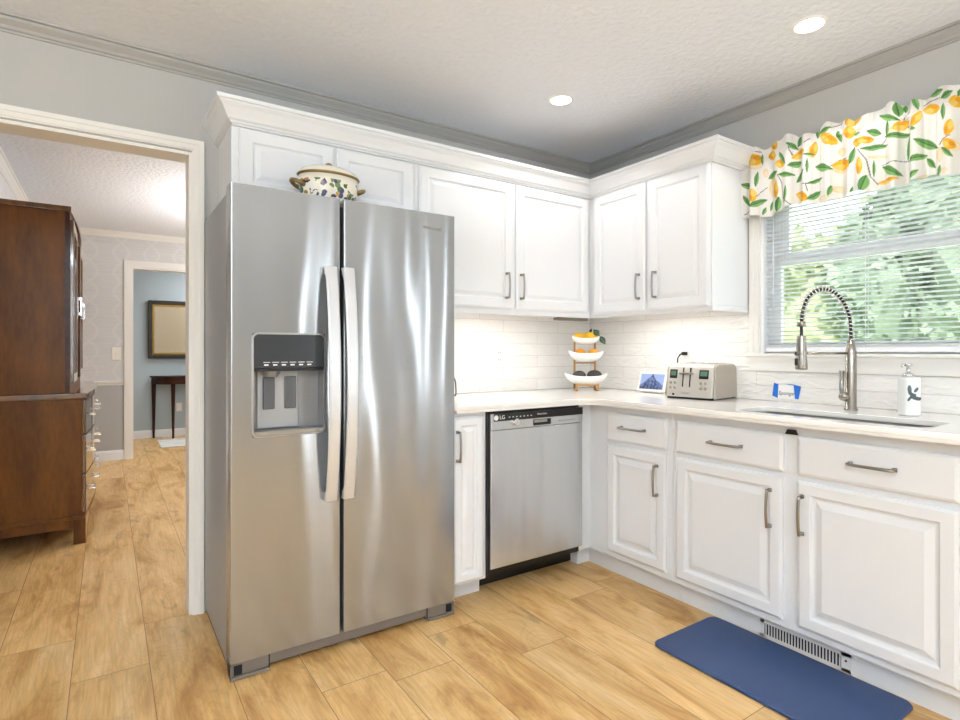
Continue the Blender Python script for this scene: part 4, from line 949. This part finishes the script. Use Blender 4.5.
LEAF=[[-1.1629, 1.994, -0.0225, 0.0025, -0.0093, -0.0128], [-1.2192, 2.0114, -0.0082, 0.0046, -0.0032, -0.0307], [-1.2958, 2.0137, -0.0216, -0.0071, 0.0094, -0.0119], [-1.363, 1.9961, -0.0287, 0.0, -0.0075, -0.0103], [-1.4227, 1.9763, -0.0198, -0.0081, 0.0193, -0.0091], [-1.3478, 2.0793, -0.0145, 0.0074, -0.0295, -0.0022], [-1.3898, 2.1249, -0.0201, 0.005, -0.018, -0.0073], [-1.4203, 2.1383, -0.0112, 0.0042, -0.0055, -0.0235], [-1.5035, 2.1516, -0.0092, 0.0, -0.003, -0.0245], [-1.5363, 2.149, -0.0209, -0.0038, 0.0061, -0.0082], [-1.5882, 2.1081, -0.0084, -0.0053, -0.0002, -0.0232], [-1.5287, 1.9835, -0.0315, 0.002, -0.0133, -0.0147], [-1.4942, 1.933, -0.0306, -0.0024, 0.0041, -0.0075], [-1.4903, 1.8683, -0.0256, -0.0054, 0.0097, -0.0112], [-1.328, 1.8625, -0.0154, 0.0043, -0.0055, -0.0299], [-1.2238, 1.8914, -0.035, -0.0054, 0.0082, -0.0125], [-1.1581, 1.9177, -0.0078, -0.0113, 0.0017, -0.0256], [-1.6454, 2.004, -0.0092, 0.0101, -0.0064, -0.0279], [-1.4022, 2.0366, -0.0232, -0.0039, 0.0022, -0.0122], [-1.4605, 2.0121, -0.0048, 0.0, -0.0013, -0.0282], [-1.2825, 1.868, -0.006, 0.0057, -0.0029, -0.02], [-1.2529, 1.846, -0.0059, 0.0062, -0.0034, -0.0154], [-1.3664, 1.9012, -0.0059, 0.0031, -0.0019, -0.0351], [-1.6433, 1.854, -0.0054, 0.0033, -0.0029, -0.0128], [-1.2691, 2.1706, -0.0071, 0.0, -0.0022, -0.0088], [-1.5588, 1.8725, -0.0051, 0.0034, -0.0022, -0.0198], [-1.2466, 2.1021, -0.0054, 0.0, -0.0015, -0.0231], [-1.6663, 2.0909, -0.013, -0.0019, 0.0011, -0.0064], [-1.4668, 2.0625, -0.0221, 0.0, -0.0065, -0.005], [-1.8109, 2.1429, -0.0125, -0.0036, -0.0019, -0.0254], [-1.7801, 2.121, -0.031, 0.0021, -0.0185, -0.0107], [-1.8739, 2.1502, -0.0078, -0.0071, 0.0002, -0.0291], [-1.9356, 2.163, -0.0209, -0.0035, 0.004, -0.0108], [-1.9718, 2.1427, -0.0159, -0.0038, 0.0055, -0.0098], [-1.9615, 2.0825, -0.0067, 0.0, -0.0024, -0.0269], [-1.9075, 1.974, -0.0322, 0.0042, -0.0242, -0.0129], [-1.7291, 2.0149, -0.0408, -0.0015, -0.0041, -0.0101], [-1.7261, 2.0789, -0.0217, 0.002, -0.0114, -0.0124], [-1.7742, 2.079, -0.0065, 0.0022, -0.0028, -0.0281], [-1.8092, 2.0403, -0.0413, -0.0007, -0.009, -0.0097], [-1.8433, 1.9803, -0.0072, 0.005, -0.0034, -0.041], [-1.8766, 1.9272, -0.0268, -0.003, 0.0041, -0.0108], [-1.7871, 1.9014, -0.0286, 0.0054, -0.0233, -0.0122], [-1.864, 1.8629, -0.0169, -0.0046, 0.0127, -0.0078], [-1.9198, 1.8965, -0.0135, 0.0064, -0.0204, -0.0061], [-1.692, 1.8702, -0.0121, 0.0075, -0.0067, -0.0296], [-1.9743, 1.9215, -0.0156, 0.0042, -0.021, -0.0051], [-1.723, 1.9291, -0.0055, 0.0, -0.0015, -0.0294], [-1.864, 2.0473, -0.0088, 0.0, -0.0029, -0.0067], [-1.9497, 1.8579, -0.0051, 0.0025, -0.0025, -0.0171], [-2.007, 2.1388, -0.0043, 0.0028, -0.0031, -0.0123], [-1.832, 2.1421, -0.0079, 0.0, -0.0029, -0.0135]]
STEM=[[(-1.326, 2.006), (-1.348, 1.957), (-1.356, 1.886), (-1.39, 1.845)], [(-1.163, 2.149), (-1.196, 2.157), (-1.242, 2.139)], [(-1.201, 1.958), (-1.187, 1.889), (-1.148, 1.851)], [(-1.219, 1.926), (-1.265, 1.96)], [(-1.562, 1.984), (-1.585, 2.006), (-1.621, 2.003)], [(-1.431, 1.936), (-1.463, 1.929), (-1.51, 1.941)], [(-1.555, 2.151), (-1.599, 2.164)], [(-1.373, 2.13), (-1.39, 2.082)], [(-1.447, 2.124), (-1.471, 2.133)], [(-1.463, 1.895), (-1.455, 1.93)], [(-1.673, 2.021), (-1.701, 1.97), (-1.711, 1.897), (-1.741, 1.855)], [(-1.753, 1.935), (-1.801, 1.935), (-1.846, 1.929)], [(-1.852, 2.125), (-1.829, 2.099)], [(-1.896, 2.129), (-1.917, 2.137), (-1.949, 2.139)], [(-1.922, 1.826), (-1.949, 1.852)], [(-1.951, 1.957), (-1.959, 1.974), (-1.984, 1.982)], [(-1.753, 2.021), (-1.774, 2.046)], [(-1.852, 1.847), (-1.874, 1.868)], [(-1.841, 2.065), (-1.863, 2.064)]]

# floor mat
o = new(); extrude_poly(o, rrect(-.965, -.562, -2.035, -1.300, .035), .001, .016)
tag(obj('kitchen_mat', o, 'mat', loc=(-.763, -1.667, 0), bevel=.007, seg=3), 'navy blue cushioned kitchen mat on the floor in front of the sink cabinet', 'mat')

# recessed lamps
for i, (x, y, lab) in enumerate(((-.849, -.646, 'recessed ceiling light nearer the corner above the dishwasher'), (-.489, -1.667, 'recessed ceiling light nearer the window above the sink'))):
    o = thing('recessed_light', lab, 'ceiling light', (x, y, HC), group='recessed kitchen ceiling lights')
    obj('trim_ring', lathe(new(), [(.049, -.0005), (.051, -.006), (.060, -.004), (.064, -.0005)], (x, y, HC), 36), 'lampring', o, smooth=True)
    obj('lens', lathe(new(), [(0, -.004), (.049, -.003), (.049, -.0006), (0, -.0006)], (x, y, HC), 32), 'lens', o)
    light('recessed_lamp', 'SPOT', (x, y, HC-.02), (0, 0, 0), 13 if i == 0 else 12, (1, .98, .96), .05).data.spot_size = math.radians(125)
# strip lamps under the wall cabinets
def strip_lamp(lab, a, b, rot, loc, size):
    o = obj('under_cabinet_light', B((a, b)), 'bulb', loc=loc, bevel=.002); tag(o, lab, 'light')
    light('strip_lamp', 'AREA', (loc[0], loc[1], loc[2]-.012), rot, 1.5, (1, .97, .92), size[0], size[1])
strip_lamp('white strip light under the back wall cabinet above the outlet', (-1.40, -.255, 1.374), (-.70, -.28, 1.3835), (0, 0, 0), (-1.05, -.2675, 1.372), (.7, .02))
strip_lamp('white strip light under the right wall cabinet above the toaster', (-.255, -.50, 1.374), (-.28, -1.06, 1.3835), (0, 0, 0), (-.2675, -.78, 1.372), (.02, .56))

# window blind
bl = thing('window_blind', 'white horizontal slat blind hanging in the window over the sink', 'blind', (.022, -1.68, 2.06))
bm = new(); zz = 1.196; TL = math.radians(-11); ns = 0
while zz < 2.03:
    prev = None
    for k in range(5):
        q = (k-2)/2*.0125; z_ = zz + q*math.sin(-TL)*-1 - .0016*(k-2)**2/4; x_ = .022 + q*math.cos(TL)
        r = [bm.verts.new((x_, y, z_+d_)) for d_ in (.0005, -.0005) for y in (-1.217, -2.143)]
        if prev:
            for i, j_ in ((0, 1), (3, 2)): quadface(bm, (prev[i], prev[j_], r[j_], r[i]))
            quadface(bm, (prev[0], r[0], r[2], prev[2])); quadface(bm, (prev[1], r[1], r[3], prev[3]))
        prev = r
    zz += .0207
obj('slats', bm, 'blind', bl)
obj('head_rail', B(((.005, -1.216, 2.035), (.040, -2.144, 2.066))), 'vinylw', bl)
obj('bottom_rail', B(((.010, -1.216, 1.156), (.034, -2.144, 1.178))), 'vinylw', bl, bevel=.003)
bm = new()
for k in range(4): box(bm, (.0115, -1.217, 1.178+k*.0035), (.0335, -2.143, 1.1795+k*.0035))
obj('stacked_slats', bm, 'vinylw', bl)
for y in (-1.30, -1.663, -2.03):
    obj('ladder_cord', B(((.0085, y-.001, 1.17), (.0095, y+.001, 2.04)), ((.0345, y-.001, 1.17), (.0355, y+.001, 2.04))), 'cord', bl)
obj('tilt_wand', tube(new(), [(-.0005, -1.262, 2.02), (-.0005, -1.262, 1.34)], .0032, 8), 'cord', bl, smooth=True)

# lemon-print valance
def valance():
    NY, NZ = 620, 150; y0, y1 = -1.112, -2.235
    rr = random.Random(5); ph = [(rr.uniform(0, 6.28), rr.uniform(.8, 1.2)) for _ in range(4)]
    def fold(s):
        g_ = lambda a: math.copysign(abs(math.sin(a))**.6, math.sin(a))
        return .55*g_(s*58+ph[0][0]+1.3*math.sin(s*17)) + .25*math.sin(s*103+ph[1][0]) + .2*math.sin(s*31+ph[2][0])
    verts = []; cols = []
    import numpy as np
    ys = np.linspace(y0, y1, NY)
    ztop = np.array([2.166+.012*math.sin(y*31)+.007*math.sin(y*77+1) for y in ys]); zbot = np.array([1.838+.010*math.sin(y*26+.6)+.004*math.sin(y*71) - .012*max(0, min(1, (y+1.36)/.12)) for y in ys])
    t = np.linspace(0, 1, NZ)
    YY = np.repeat(ys[None, :], NZ, 0); ZZ = zbot[None, :]*(1-t[:, None]) + ztop[None, :]*t[:, None]
    col = np.ones((NZ, NY, 3))*np.array(rgb('#f5f2ee')[:3])
    RP_ = -.885
    def paint(lst, c, c2=None, edge=None, mid=None):
        for cy_, cz_, a, b, cc, d in lst + [(q_[0]+RP_,)+tuple(q_[1:]) for q_ in lst if q_[0] > -1.37]:
            a, b, cc, d = [1.22*v_ for v_ in (a, b, cc, d)]
            det = a*d-b*cc
            if abs(det) < 1e-9: continue
            dy, dz = YY-cy_, ZZ-cz_
            p = (d*dy-b*dz)/det; q = (-cc*dy+a*dz)/det
            if b*b+d*d > a*a+cc*cc: p, q = q, p
            yield p, q, c
    def put(mask, c): col[mask] = rgb(c)[:3]
    for p, q, _ in paint(PALE, 0): put(p*p+q*q < 1, '#f5dfb8'); put((p-.2)**2+(q-.15)**2 < .45, '#f8ead0')
    for st in STEM + [[(p_[0]+RP_, p_[1]) for p_ in q_] for q_ in STEM if q_[0][0] > -1.37]:
        for (ya, za), (yb, zb) in zip(st, st[1:]):
            L2 = (yb-ya)**2+(zb-za)**2+1e-9; u = np.clip(((YY-ya)*(yb-ya)+(ZZ-za)*(zb-za))/L2, 0, 1)
            put((YY-ya-u*(yb-ya))**2+(ZZ-za-u*(zb-za))**2 < .0016**2, '#7a7480')
    for p, q, _ in paint(LEMON, 0):
        m = np.abs(p)**1.7+np.abs(q)**1.7 < 1; put(m, '#f4c136'); put(m & ((p+.35)**2+(q-.3)**2 < .30), '#f6d873'); put(m & ((p-.35)**2+(q+.35)**2 < .18), '#eba92c')
    for p, q, _ in paint(LEAF, 0):
        w_ = 1-np.minimum(1, np.abs(p))**2.0
        m = (np.abs(p) < 1) & (np.abs(q) < w_)
        # slender axis may be either one
        put(m, '#6a9d58'); put(m & (q > .12*w_), '#8cbd72'); put(m & (np.abs(q) < .10), '#45743f')
    bm = new(); cl = bm.loops.layers.color.new('print'); grid = []
    for i in range(NZ):
        row = []; tt = t[i]
        for j in range(NY):
            y = ys[j]; amp = .013 + .022*(1-tt)**.8
            if tt > .82: amp = .013+.010*(tt-.82)/.18
            pin = 1-.75*math.exp(-((tt-.84)/.03)**2)
            e = min(1, (y0-y)/.03)
            x = -.066 - fold(y)*amp*pin - .006
            x = x*e - .030*(1-e)
            row.append(bm.verts.new((x, y, ZZ[i, j])))
        grid.append(row)
    g = np.clip(col, 0, 1)**(1/2.2)
    for i in range(NZ-1):
        for j in range(NY-1):
            f_ = bm.faces.new((grid[i][j], grid[i][j+1], grid[i+1][j+1], grid[i+1][j]))
            for l_, (ii, jj) in zip(f_.loops, ((i, j), (i, j+1), (i+1, j+1), (i+1, j))):
                c = g[ii, jj]; l_[cl] = (c[0], c[1], c[2], 1)
    return bm
va = thing('valance', 'gathered white valance printed with yellow lemons and green leaves across the window top', 'valance', (-.03, -1.68, 2.12))
fb = obj('fabric', valance(), 'cloth', va, smooth=True)
md = fb.modifiers.new('solid', 'SOLIDIFY'); md.thickness = .0012; md.offset = 0
obj('curtain_rod', tube(new(), [(-.001, -1.142, 2.112), (-.045, -1.143, 2.112), (-.0555, -1.16, 2.112), (-.0555, -2.21, 2.112), (-.045, -2.23, 2.112), (-.001, -2.23, 2.112)], .005, 8), 'vinylw', va)

# ================================================================== DINING ROOM AND FOYER
HX, HY0, HY1 = -2.853, 1.368, 2.97
h = thing('china_cabinet', 'tall dark cherry wood china cabinet seen side-on through the left doorway', 'cabinet', (-3.09, 2.17, 0))
def bowed(xb, xf, y0, y1, z0, z1, bow, n=14, inset=0):
    pts = [(xb, y0), ] + [(xf+bow*math.sin(PI*k/n), y0+(y1-y0)*k/n) for k in range(n+1)] + [(xb, y1)]
    return extrude_poly(new(), pts, z0, z1)
base = obj('base', bowed(-3.335, HX-.020, HY0+.012, HY1-.012, .16, .872, .040), 'cherry', h, bevel=.003)
obj('base_top', bowed(-3.338, HX+.004, HY0-.008, HY1+.008, .872, .908, .045), 'cherrygloss', h, bevel=.006)
obj('base_molding', bowed(-3.336, HX-.004, HY0, HY1, .150, .172, .042), 'cherry', h, bevel=.005)
obj('apron', bowed(-3.330, HX-.03, HY0+.016, HY1-.016, .095, .150, .036), 'cherry', h)
for y in (HY0+.006, HY1-.066):
    for x in (-3.335, HX-.062): obj('leg', B(((x, y, 0), (x+.060, y+.060, .150))), 'cherry', h, bevel=.004)
def front(y0, y1, z0, z1, m, name, parent, xoff, bow, th=.018, ya=HY0+.012, yb=HY1-.012):
    bm = new(); n = 8; a = []; b = []
    for k in range(n+1):
        y = y0+(y1-y0)*k/n; x = xoff+bow*math.sin(PI*(y-ya)/(yb-ya)); a.append((x-.004, y)); b.append((x+th, y))
    extrude_poly(bm, a+b[::-1], z0, z1); return obj(name, bm, m, parent, bevel=.003)
def bail(y, z, x, parent, w=.045, hgt=.0):
    bm = new()
    for s in (-1, 1): box(bm, (x, y+s*w-.004, z-.004), (x+.026, y+s*w+.004, z+.004))
    box(bm, (x+.022, y-w-.008, z-.006), (x+.030, y+w+.008, z+.006)); return obj('handle', bm, 'chrome', parent)
for r, (z0, z1) in enumerate(((.66, .862), (.42, .65), (.182, .41))):
    for c_ in range(2):
        y0 = HY0+.03+c_*.775; y1 = y0+.765; p_ = front(y0, y1, z0, z1, 'cherrygloss', 'drawer', h, HX-.020, .040)
        for yy in (y0+.19, y1-.19): bail(yy, (z0+z1)/2, HX-.002+.040*math.sin(PI*(yy-HY0)/(HY1-HY0)), p_)
UX = -2.926
up = obj('hutch_top', B(((-3.335, HY0+.030, .9085), (-3.300, HY1-.030, 1.99)), ((-3.300, HY0+.006, .9085), (UX-.008, HY0+.030, 1.99)), ((-3.300, HY1-.030, .9085), (UX-.008, HY1-.006, 1.99)), ((-3.300, HY0+.030, 1.955), (UX-.008, HY1-.030, 1.99)), ((-3.300, HY0+.030, .9085), (UX-.008, HY1-.030, .96))), 'cherry', h, bevel=.002)
obj('front_stile', B(((UX-.030, HY0+.004, .9085), (UX-.006, HY0+.022, 1.985))), 'walnut', h)
obj('cornice', bowed(-3.338, UX+.002, HY0-.004, HY1+.004, 1.99, 2.022, .02), 'cherrygloss', h, bevel=.004)
for z in (1.30, 1.63): obj('shelf', B(((-3.30, HY0+.030, z), (UX-.03, HY1-.030, z+.018))), 'cherry', h)
for c_ in range(3):
    y0 = HY0+.034+c_*.512; y1 = y0+.504
    if c_ == 1: continue
    dr = obj('glass_door', B(((UX-.008, y0, .965), (UX+.012, y0+.05, 1.95)), ((UX-.008, y1-.05, .965), (UX+.012, y1, 1.95)), ((UX-.008, y0+.05, .965), (UX+.012, y1-.05, 1.02)), ((UX-.008, y0+.05, 1.895), (UX+.012, y1-.05, 1.95))), 'cherrygloss', h, bevel=.003)
    obj('glass_pane', B(((UX, y0+.05, 1.02), (UX+.003, y1-.05, 1.895))), 'glass', dr)
    yh = y1-.028 if c_ == 0 else y0+.028
    bm = B(((UX+.012, yh-.018, 1.40), (UX+.018, yh+.018, 1.52)), ((UX+.018, yh-.018, 1.50), (UX+.036, yh+.018, 1.52)), ((UX+.018, yh-.018, 1.40), (UX+.036, yh+.018, 1.42)), ((UX+.030, yh-.010, 1.40), (UX+.038, yh+.010, 1.52)))
    obj('handle', bm, 'chrome', dr)

sw = thing('light_switch', 'white light switch plate on the pale wallpaper left of the far doorway', 'switch', (-2.664, 4.3195, 1.125))
obj('plate', B(((-2.704, 4.3195, 1.060), (-2.624, 4.3125, 1.196))), 'bone', sw, bevel=.002)
obj('toggle', B(((-2.672, 4.313, 1.115), (-2.656, 4.302, 1.14))), 'bone', sw, bevel=.002)

m_ = thing('wall_mirror', 'framed mirror with a dark bronze frame on the blue-grey foyer wall', 'mirror', (-1.83, 5.84, 1.44))
mx0, mx1, mz0, mz1 = -2.300, -1.36, 1.058, 1.830
def mframe(i, o_, y0, y1):
    return B(((mx0+o_, y0, mz0+o_), (mx0+i, y1, mz1-o_)), ((mx1-i, y0, mz0+o_), (mx1-o_, y1, mz1-o_)), ((mx0+i, y0, mz0+o_), (mx1-i, y1, mz0+i)), ((mx0+i, y0, mz1-i), (mx1-i, y1, mz1-o_)))
obj('frame', mframe(.055, 0, 5.849, 5.800), 'frame', m_, bevel=.012)
obj('inner_frame', mframe(.078, .052, 5.849, 5.815), 'framegold', m_, bevel=.004)
obj('mirror_glass', B(((mx0+.07, 5.848, mz0+.07), (mx1-.07, 5.836, mz1-.07))), 'glasspl', m_)

tb = thing('console_table', 'dark walnut console table with a curved front and slim tapered legs below the mirror', 'table', (-1.85, 5.72, 0))
def front_y(x): u = (x+1.85)/.43; return 5.835 - .24*max(0, 1-abs(u)**3.2) + .018*math.cos(u*PI*2) - .022
pts = [(-2.28, 5.838)] + [(-2.28+.86*k/30, front_y(-2.28+.86*k/30) - (.0 if k in (0, 30) else 0)) for k in range(31)] + [(-1.42, 5.838)]
obj('tabletop', extrude_poly(new(), pts[1:-1], .806, .826), 'walnut', tb, bevel=.004)
pts2 = [(-1.85+(x+1.85)*.95, 5.836-(5.836-y)*.92) for x, y in pts[1:-1]]
obj('apron', extrude_poly(new(), pts2, .715, .806), 'walnut', tb)
for x, y in ((-2.232, 5.812), (-2.02, 5.640), (-1.68, 5.640), (-1.468, 5.812)):
    obj('leg', tube(new(), [(x, y, .72), (x, y, 0)], .02, 4, radii=[.026, .013]), 'walnut', tb)
o = thing('wall_outlet', 'ivory outlet plate low on the foyer wall behind the console table', 'outlet', (-1.93, 5.849, .40))
obj('plate', B(((-1.965, 5.8495, .335), (-1.895, 5.843, .450))), 'bone', o, bevel=.002)
for z in (.372, .414): obj('socket', B(((-1.947, 5.8435, z-.014), (-1.913, 5.8405, z+.014))), 'plate', o, bevel=.002)
o = new(); extrude_poly(o, rrect(-2.21, -1.35, 4.86, 5.52, .02), .001, .009)
tag(obj('entry_rug', o, 'rug', loc=(-1.78, 5.19, 0)), 'pale marbled rug on the floor before the console table', 'rug')

# ================================================================== OUTSIDE
struct('ground', B(((.2, -16, -.75), (22, 16, -.65))), 'grass')
def tree(label, x, y, top, rx, rz, leaf, seed, nleaf=3200):
    rr = random.Random(seed); zc = top-rz
    t = thing('garden_tree', label, 'tree', (x, y, -.65), group='trees beyond the sink window')
    obj('trunk', tube(new(), [(x, y, -.65), (x+.03, y, (zc-.65)/2), (x, y+.02, zc)], .07, 8, radii=[.09, .07, .03]), 'bark', t)
    bm = new()
    lobes = [(Vector((x, y, zc)), rx, rz)] + [(Vector((x+rr.uniform(-.6, .6)*rx, y+rr.uniform(-.8, .8)*rx, zc+rr.uniform(-.7, .6)*rz)), rx*rr.uniform(.4, .6), rz*rr.uniform(.35, .5)) for _ in range(7)]
    for c, a, b in lobes:
        n0 = len(bm.verts); ell(bm, c, (a*.8, a*.8, b*.8), 14, 9); bm.verts.ensure_lookup_table()
        for v_ in bm.verts[n0:]: v_.co += Vector((rr.uniform(-.12, .12), rr.uniform(-.12, .12), rr.uniform(-.1, .1)))
    for i in range(nleaf):
        c, a, b = lobes[i % len(lobes)]
        d_ = Vector((rr.gauss(0, 1), rr.gauss(0, 1), rr.gauss(0, 1))).normalized(); q = rr.uniform(.7, 1.02)
        p = c+Vector((d_.x*a*q, d_.y*a*q, d_.z*b*q))
        if p.z < -.6: continue
        ax = Vector((rr.gauss(0, 1), rr.gauss(0, 1), rr.gauss(0, .6)-.3)).normalized(); s_ = ax.cross(Vector((rr.gauss(0, 1), rr.gauss(0, 1), rr.gauss(0, 1)))).normalized()
        L_ = rr.uniform(.09, .17); W_ = L_*.38
        vs = [bm.verts.new(p), bm.verts.new(p+ax*L_*.5+s_*W_), bm.verts.new(p+ax*L_), bm.verts.new(p+ax*L_*.5-s_*W_)]
        bm.faces.new(vs)
    me = bpy.data.meshes.new('crown'); bmesh.ops.transform(bm, matrix=Matrix.Translation((-x, -y, .65)), verts=bm.verts); bm.to_mesh(me); bm.free(); me.materials.append(M[leaf])
    o = bpy.data.objects.new('crown', me); COL.objects.link(o); o.parent = t
tree('pale green tree at the left edge of the view through the window', 4.6, .85, 2.85, 1.0, 1.6, 'leafa', 1, 4200)
tree('tall leafy tree in the middle of the view through the window', 5.9, .30, 3.45, 1.15, 2.0, 'leafa', 2, 4600)
tree('deep green tree at the right of the view through the window', 5.0, -.75, 4.2, 1.1, 2.2, 'leafb', 3, 4600)
tree('deep green tree farthest right beyond the window', 5.6, -3.2, 4.4, 1.6, 2.3, 'leafb', 4)
tree('low dark shrubby tree behind the others through the window', 10.5, 3.4, 3.2, 2.4, 1.9, 'leafb', 5, 3400)
tree('broad background tree through the right half of the window', 9.5, -.9, 4.3, 2.5, 2.4, 'leafa', 6, 3400)
